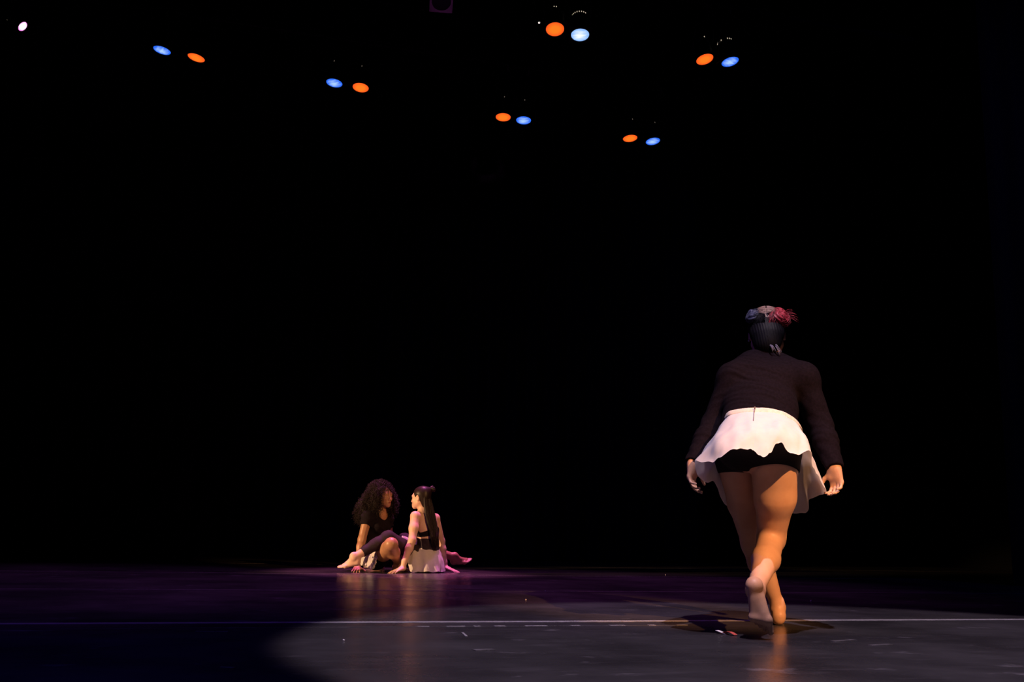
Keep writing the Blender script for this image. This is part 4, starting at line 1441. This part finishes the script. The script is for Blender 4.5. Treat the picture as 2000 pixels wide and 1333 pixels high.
# ================================================================== the seated dancer seen from behind
def build_longhair():
    root = empty('person', PZ(832, 1114, 0), 'seated dancer with long straight dark hair in a black halter top and white skirt', 'person')
    f2 = unit(vec(-0.80, 0.60, 0))
    lf = unit(np.cross(ZUP, f2))            # her left, towards the auditorium
    pel = P(834, 1088, 10.20)
    wai = P(836, 1060, 10.19)
    rib = P(835, 1036, 10.20)
    upp = P(832, 1016, 10.20)
    c7 = P(828, 1003, 10.20)
    shL, shR = P(811, 1009, 10.08), P(850, 1013, 10.33)
    torso = [RC(pel, wai, 0.140, 0.108, 0.04, f2, 0.80), RC(wai, rib, 0.105, 0.116, 0.04, f2, 0.75), RC(rib, upp, 0.116, 0.104, 0.04, f2, 0.68),
             RC(upp, c7, 0.080, 0.055, 0.04, f2, 0.75), RC(shL, shR, 0.044, 0.044, 0.06)]
    elL, wrL = P(805, 1056, 9.98), P(790, 1097, 9.93)
    armL = [RC(shL, shL * 0.5 + elL * 0.5, 0.045, 0.043, 0.03), RC(shL * 0.5 + elL * 0.5, elL, 0.043, 0.036, 0.03), RC(elL, elL * 0.62 + wrL * 0.38, 0.036, 0.037, 0.02), RC(elL * 0.62 + wrL * 0.38, wrL, 0.037, 0.025, 0.02)]
    wl = vec(wrL[0] - 0.012, wrL[1] - 0.02, 0.043)
    armL.append(RC(wrL, wl, 0.026, 0.025, 0.02))
    hL, tL = hand(wl, vec(-0.62, -0.72, -0.22), vec(-0.15, -0.15, 1), vec(-0.7, 0.6, 0), [(0.05, 0.15, 0.1)] * 4, 0.95, thumb=(0.6, 0.6, -0.1), spread=0.18)
    elR, wrR = P(862, 1058, 10.42), P(868, 1099, 10.40)
    armR = [RC(shR, elR, 0.044, 0.035, 0.03), RC(elR, elR * 0.62 + wrR * 0.38, 0.035, 0.035, 0.02), RC(elR * 0.62 + wrR * 0.38, wrR, 0.035, 0.025, 0.02)]
    wr_ = vec(wrR[0] + 0.01, wrR[1] - 0.01, 0.043)
    armR.append(RC(wrR, wr_, 0.026, 0.025, 0.02))
    hR, tR = hand(wr_, vec(0.85, -0.35, -0.25), vec(0.2, -0.1, 1), vec(0.3, 0.9, 0), [(0.05, 0.12, 0.1)] * 4, 0.95, thumb=(0.6, 0.6, -0.1), spread=0.14)
    # near leg hooked over her partner's lap, bare foot beyond; far leg hidden behind
    hipL, knL, anL = pel + lf * 0.075 + f2 * 0.03, P(758, 1050, 9.97), P(691, 1090, 9.82)
    legL = [RC(hipL, knL, 0.078, 0.056, 0.03), RC(knL, knL * 0.65 + anL * 0.35, 0.052, 0.050, 0.03), RC(knL * 0.65 + anL * 0.35, anL, 0.050, 0.034, 0.03)]
    ftL = foot(anL, vec(-0.92, -0.06, -0.22), vec(-0.22, -0.15, 0.95), vec(0, 0.9, 0.1), 0.98, 0.10)
    hipR, knR, anR = pel - lf * 0.075 + f2 * 0.03, P(790, 1054, 10.66), P(742, 1096, 10.78)
    legR = [RC(hipR, knR, 0.078, 0.055, 0.03), RC(knR, anR, 0.052, 0.034, 0.03)]
    anR2 = vec(anR[0], anR[1], 0.078)
    legR.append(RC(anR, anR2, 0.034, 0.033, 0.02))
    ftR = foot(anR2, vec(-0.95, 0.2, 0), vec(0, 0, 1), vec(0, -1, 0), 0.95)
    hd = Head(P(821, 973, 10.20), vec(-0.90, 0.42, -0.02), ZUP, 0.86)
    groups = [(torso, 0.03)] + hd.groups(c7 + vec(0, 0, -0.01), 0.047) + [(armL, 0.02), (armR, 0.02)] + hL + hR + [(legL, 0.02), (legR, 0.02)] + ftL + ftR
    body = solid_obj('body', groups, [M['skin_fair'], M['lip_pink']], root, h=0.0045, mat_fn=lambda c: hd.lipmask(c) * 1.0)
    hd.features(body, None)
    nails(tL, body, M['nail'])

    # halter top: band round the ribs, cut away below the shoulder blades, strap at the neck
    e = 0.007
    t_ = [p.grown(e) for p in torso[1:4]]
    a1, a2 = P(818, 1036, 10.10), P(838, 1026, 10.12)

    def upper(X, Y, Z):
        # slanting top edge at the back, rising towards the neck behind the hair
        s_ = (X - rib[0]) * lf[0] + (Y - rib[1]) * lf[1]
        edge = rib[2] + 0.072 - 0.50 * np.abs(s_ + 0.03) + 0 * Z
        fr = (X - rib[0]) * f2[0] + (Y - rib[1]) * f2[1]
        edge = edge + np.clip(fr, -0.01, 0.1) * 2.0
        return Z - edge
    solid_obj('halter_top', [(t_, 0)], M['knit_flat'], root, h=0.0048, cuts=(upper, halfspace(rib + vec(0, 0, -0.055), -ZUP * 1.0 - lf * 0.12)))
    nb_ = c7 + vec(0, 0, 0.012)
    ring = [nb_ + 0.060 * (f2 * math.cos(t) * 1.0 + lf * math.sin(t)) + vec(0, 0, -0.015 * math.cos(t)) for t in np.linspace(0, 2 * math.pi, 25)]
    MB().tube(ring, 0.010, 8).build('halter_strap', M['knit_flat'], root)
    # capri leggings with a high waist
    lw = [torso[0].grown(0.006), RC(wai, wai + vec(0, 0, 0.04), 0.113, 0.113, 0.03, f2, 0.78)]
    lcut = halfspace(knL * 0.24 + anL * 0.76, anL - knL)
    zc = wai[2] + 0.036

    def topcut(X, Y, Z):
        return Z - (zc + 0 * X + 0 * Y)
    solid_obj('capri_leggings', [(lw, 0.02, (topcut,)), ([p.grown(0.006) for p in legL], 0.02, (lcut,)), ([p.grown(0.006) for p in legR[:2]], 0.02)], M['legging'], root, h=0.0052,
              disp=lambda X: 0.0015 * np.sin(X[:, 0] * 70 + X[:, 2] * 60))
    # white skirt spread on the floor round her hips
    ct = P(834, 1073, 10.20)
    rows = [[], [], []]
    for i in range(16):
        a = 2 * math.pi * i / 16
        d = f2 * math.cos(a) + lf * math.sin(a)
        d2 = f2 * math.cos(a) * 0.8 + lf * math.sin(a)
        rows[0].append(ct + d2 * 0.130 + vec(0, 0, 0.010))
        z1, r1, z2, r2 = 0.11, 0.185, 0.014, 0.180 + 0.030 * max(0, math.sin(a))
        if 1 <= i <= 3:                     # drawn up over the raised thigh
            z1, r1, z2, r2 = 0.29, 0.165, 0.315, 0.25
        elif i == 4:                        # and falling from it to the floor
            z1, r1, z2, r2 = 0.22, 0.200, 0.030, 0.245
        rows[1].append(vec(ct[0], ct[1], z1) + d2 * r1)
        rows[2].append(vec(ct[0], ct[1], z2) + d * r2)
    cloth('skirt', rows, 176, 20, True, M['white_cloth'], root, ruffle=0.013, freq=10, seed=7, power=1.7, wrinkle=0.008, thick=0)

    # hair: sleek cap, top knot, long fall down the back
    ax = [hd.R, hd.F, hd.U]
    q = hd.p
    cap = [EL(q(0, -0.022, 0.036), ax, [0.078, 0.092, 0.084], 0.02), EL(q(0, -0.070, -0.03), ax, [0.060, 0.042, 0.080], 0.03),
           RC(q(0, -0.060, 0.070), P(845, 956, 10.20), 0.045, 0.018, 0.03)]
    fc = halfspace(q(0, 0.046, 0.045), hd.F * 0.9 - hd.U * 0.42)
    hair = solid_obj('long_hair', [(cap, 0)], M['hair_brown'], root, h=0.004, cuts=(fc, lambda X, Y, Z: -EL(q(-0.085, -0.004, -0.016), ax, [0.035, 0.024, 0.040]).d(X, Y, Z), lambda X, Y, Z: -EL(q(0.085, -0.004, -0.016), ax, [0.035, 0.024, 0.040]).d(X, Y, Z)))
    tk = P(845, 956, 10.20)
    bun('top_knot', tk, tk - hd.C, 0.031, M['hair_brown'], hair, 3, 40, 0.4)
    strand_obj('tied_section', [[q(0.02 * math.sin(i), -0.07 + 0.01 * math.cos(i * 2), 0.085) * (1 - t) + tk * t for t in np.linspace(0, 1, 5)] for i in range(14)], M['hair_brown'], hair, 0.004, 5)
    rg = random.Random(31)
    lines = []
    bk = -f2
    for i in range(420):
        w = rg.uniform(-1, 1)
        lay = rg.uniform(0, 1)
        x0 = w * 0.066
        p0 = q(x0 * 0.25, -0.080 - 0.02 * lay, 0.092)
        p1 = q(x0, -0.112 + 0.030 * abs(w) - 0.012 * lay, 0.020)
        p2 = c7 + bk * (0.078 + 0.015 * lay) + lf * (0.012 - w * 0.066) + vec(0, 0, 0.01)
        p3 = rib + bk * (0.088 + 0.014 * lay) + lf * (0.020 - w * 0.064)
        endz = P(845, 1078 - rg.uniform(0, 26) - 10 * abs(w), 10.2)[2]
        p4 = wai + bk * (0.098 + 0.014 * lay) + lf * (0.026 - w * 0.046)
        p4[2] = endz
        jit = vec(rg.uniform(-1, 1), rg.uniform(-1, 1), 0) * 0.006
        lines.append(catmull([p0, p1, p2 + jit * 0.5, p3 + jit, p4 + jit * 1.6], 16, False))
    strand_obj('hair_fall', lines, M['hair_brown'], hair, 0.0026, 4)
    side_l = []
    for i in range(60):                       # strands drawn back over the temple
        z = rg.uniform(0.0, 0.055)
        sg = -1 if i % 4 else 1
        side_l.append([q(sg * x, y, z + dz) for x, y, dz in ((0.060, 0.050, 0.0), (0.074, 0.010, 0.01), (0.079, -0.035, 0.018), (0.062, -0.085, 0.02))])
    strand_obj('temple_strands', side_l, M['hair_brown'], hair, 0.0012)
    return root


build_longhair()
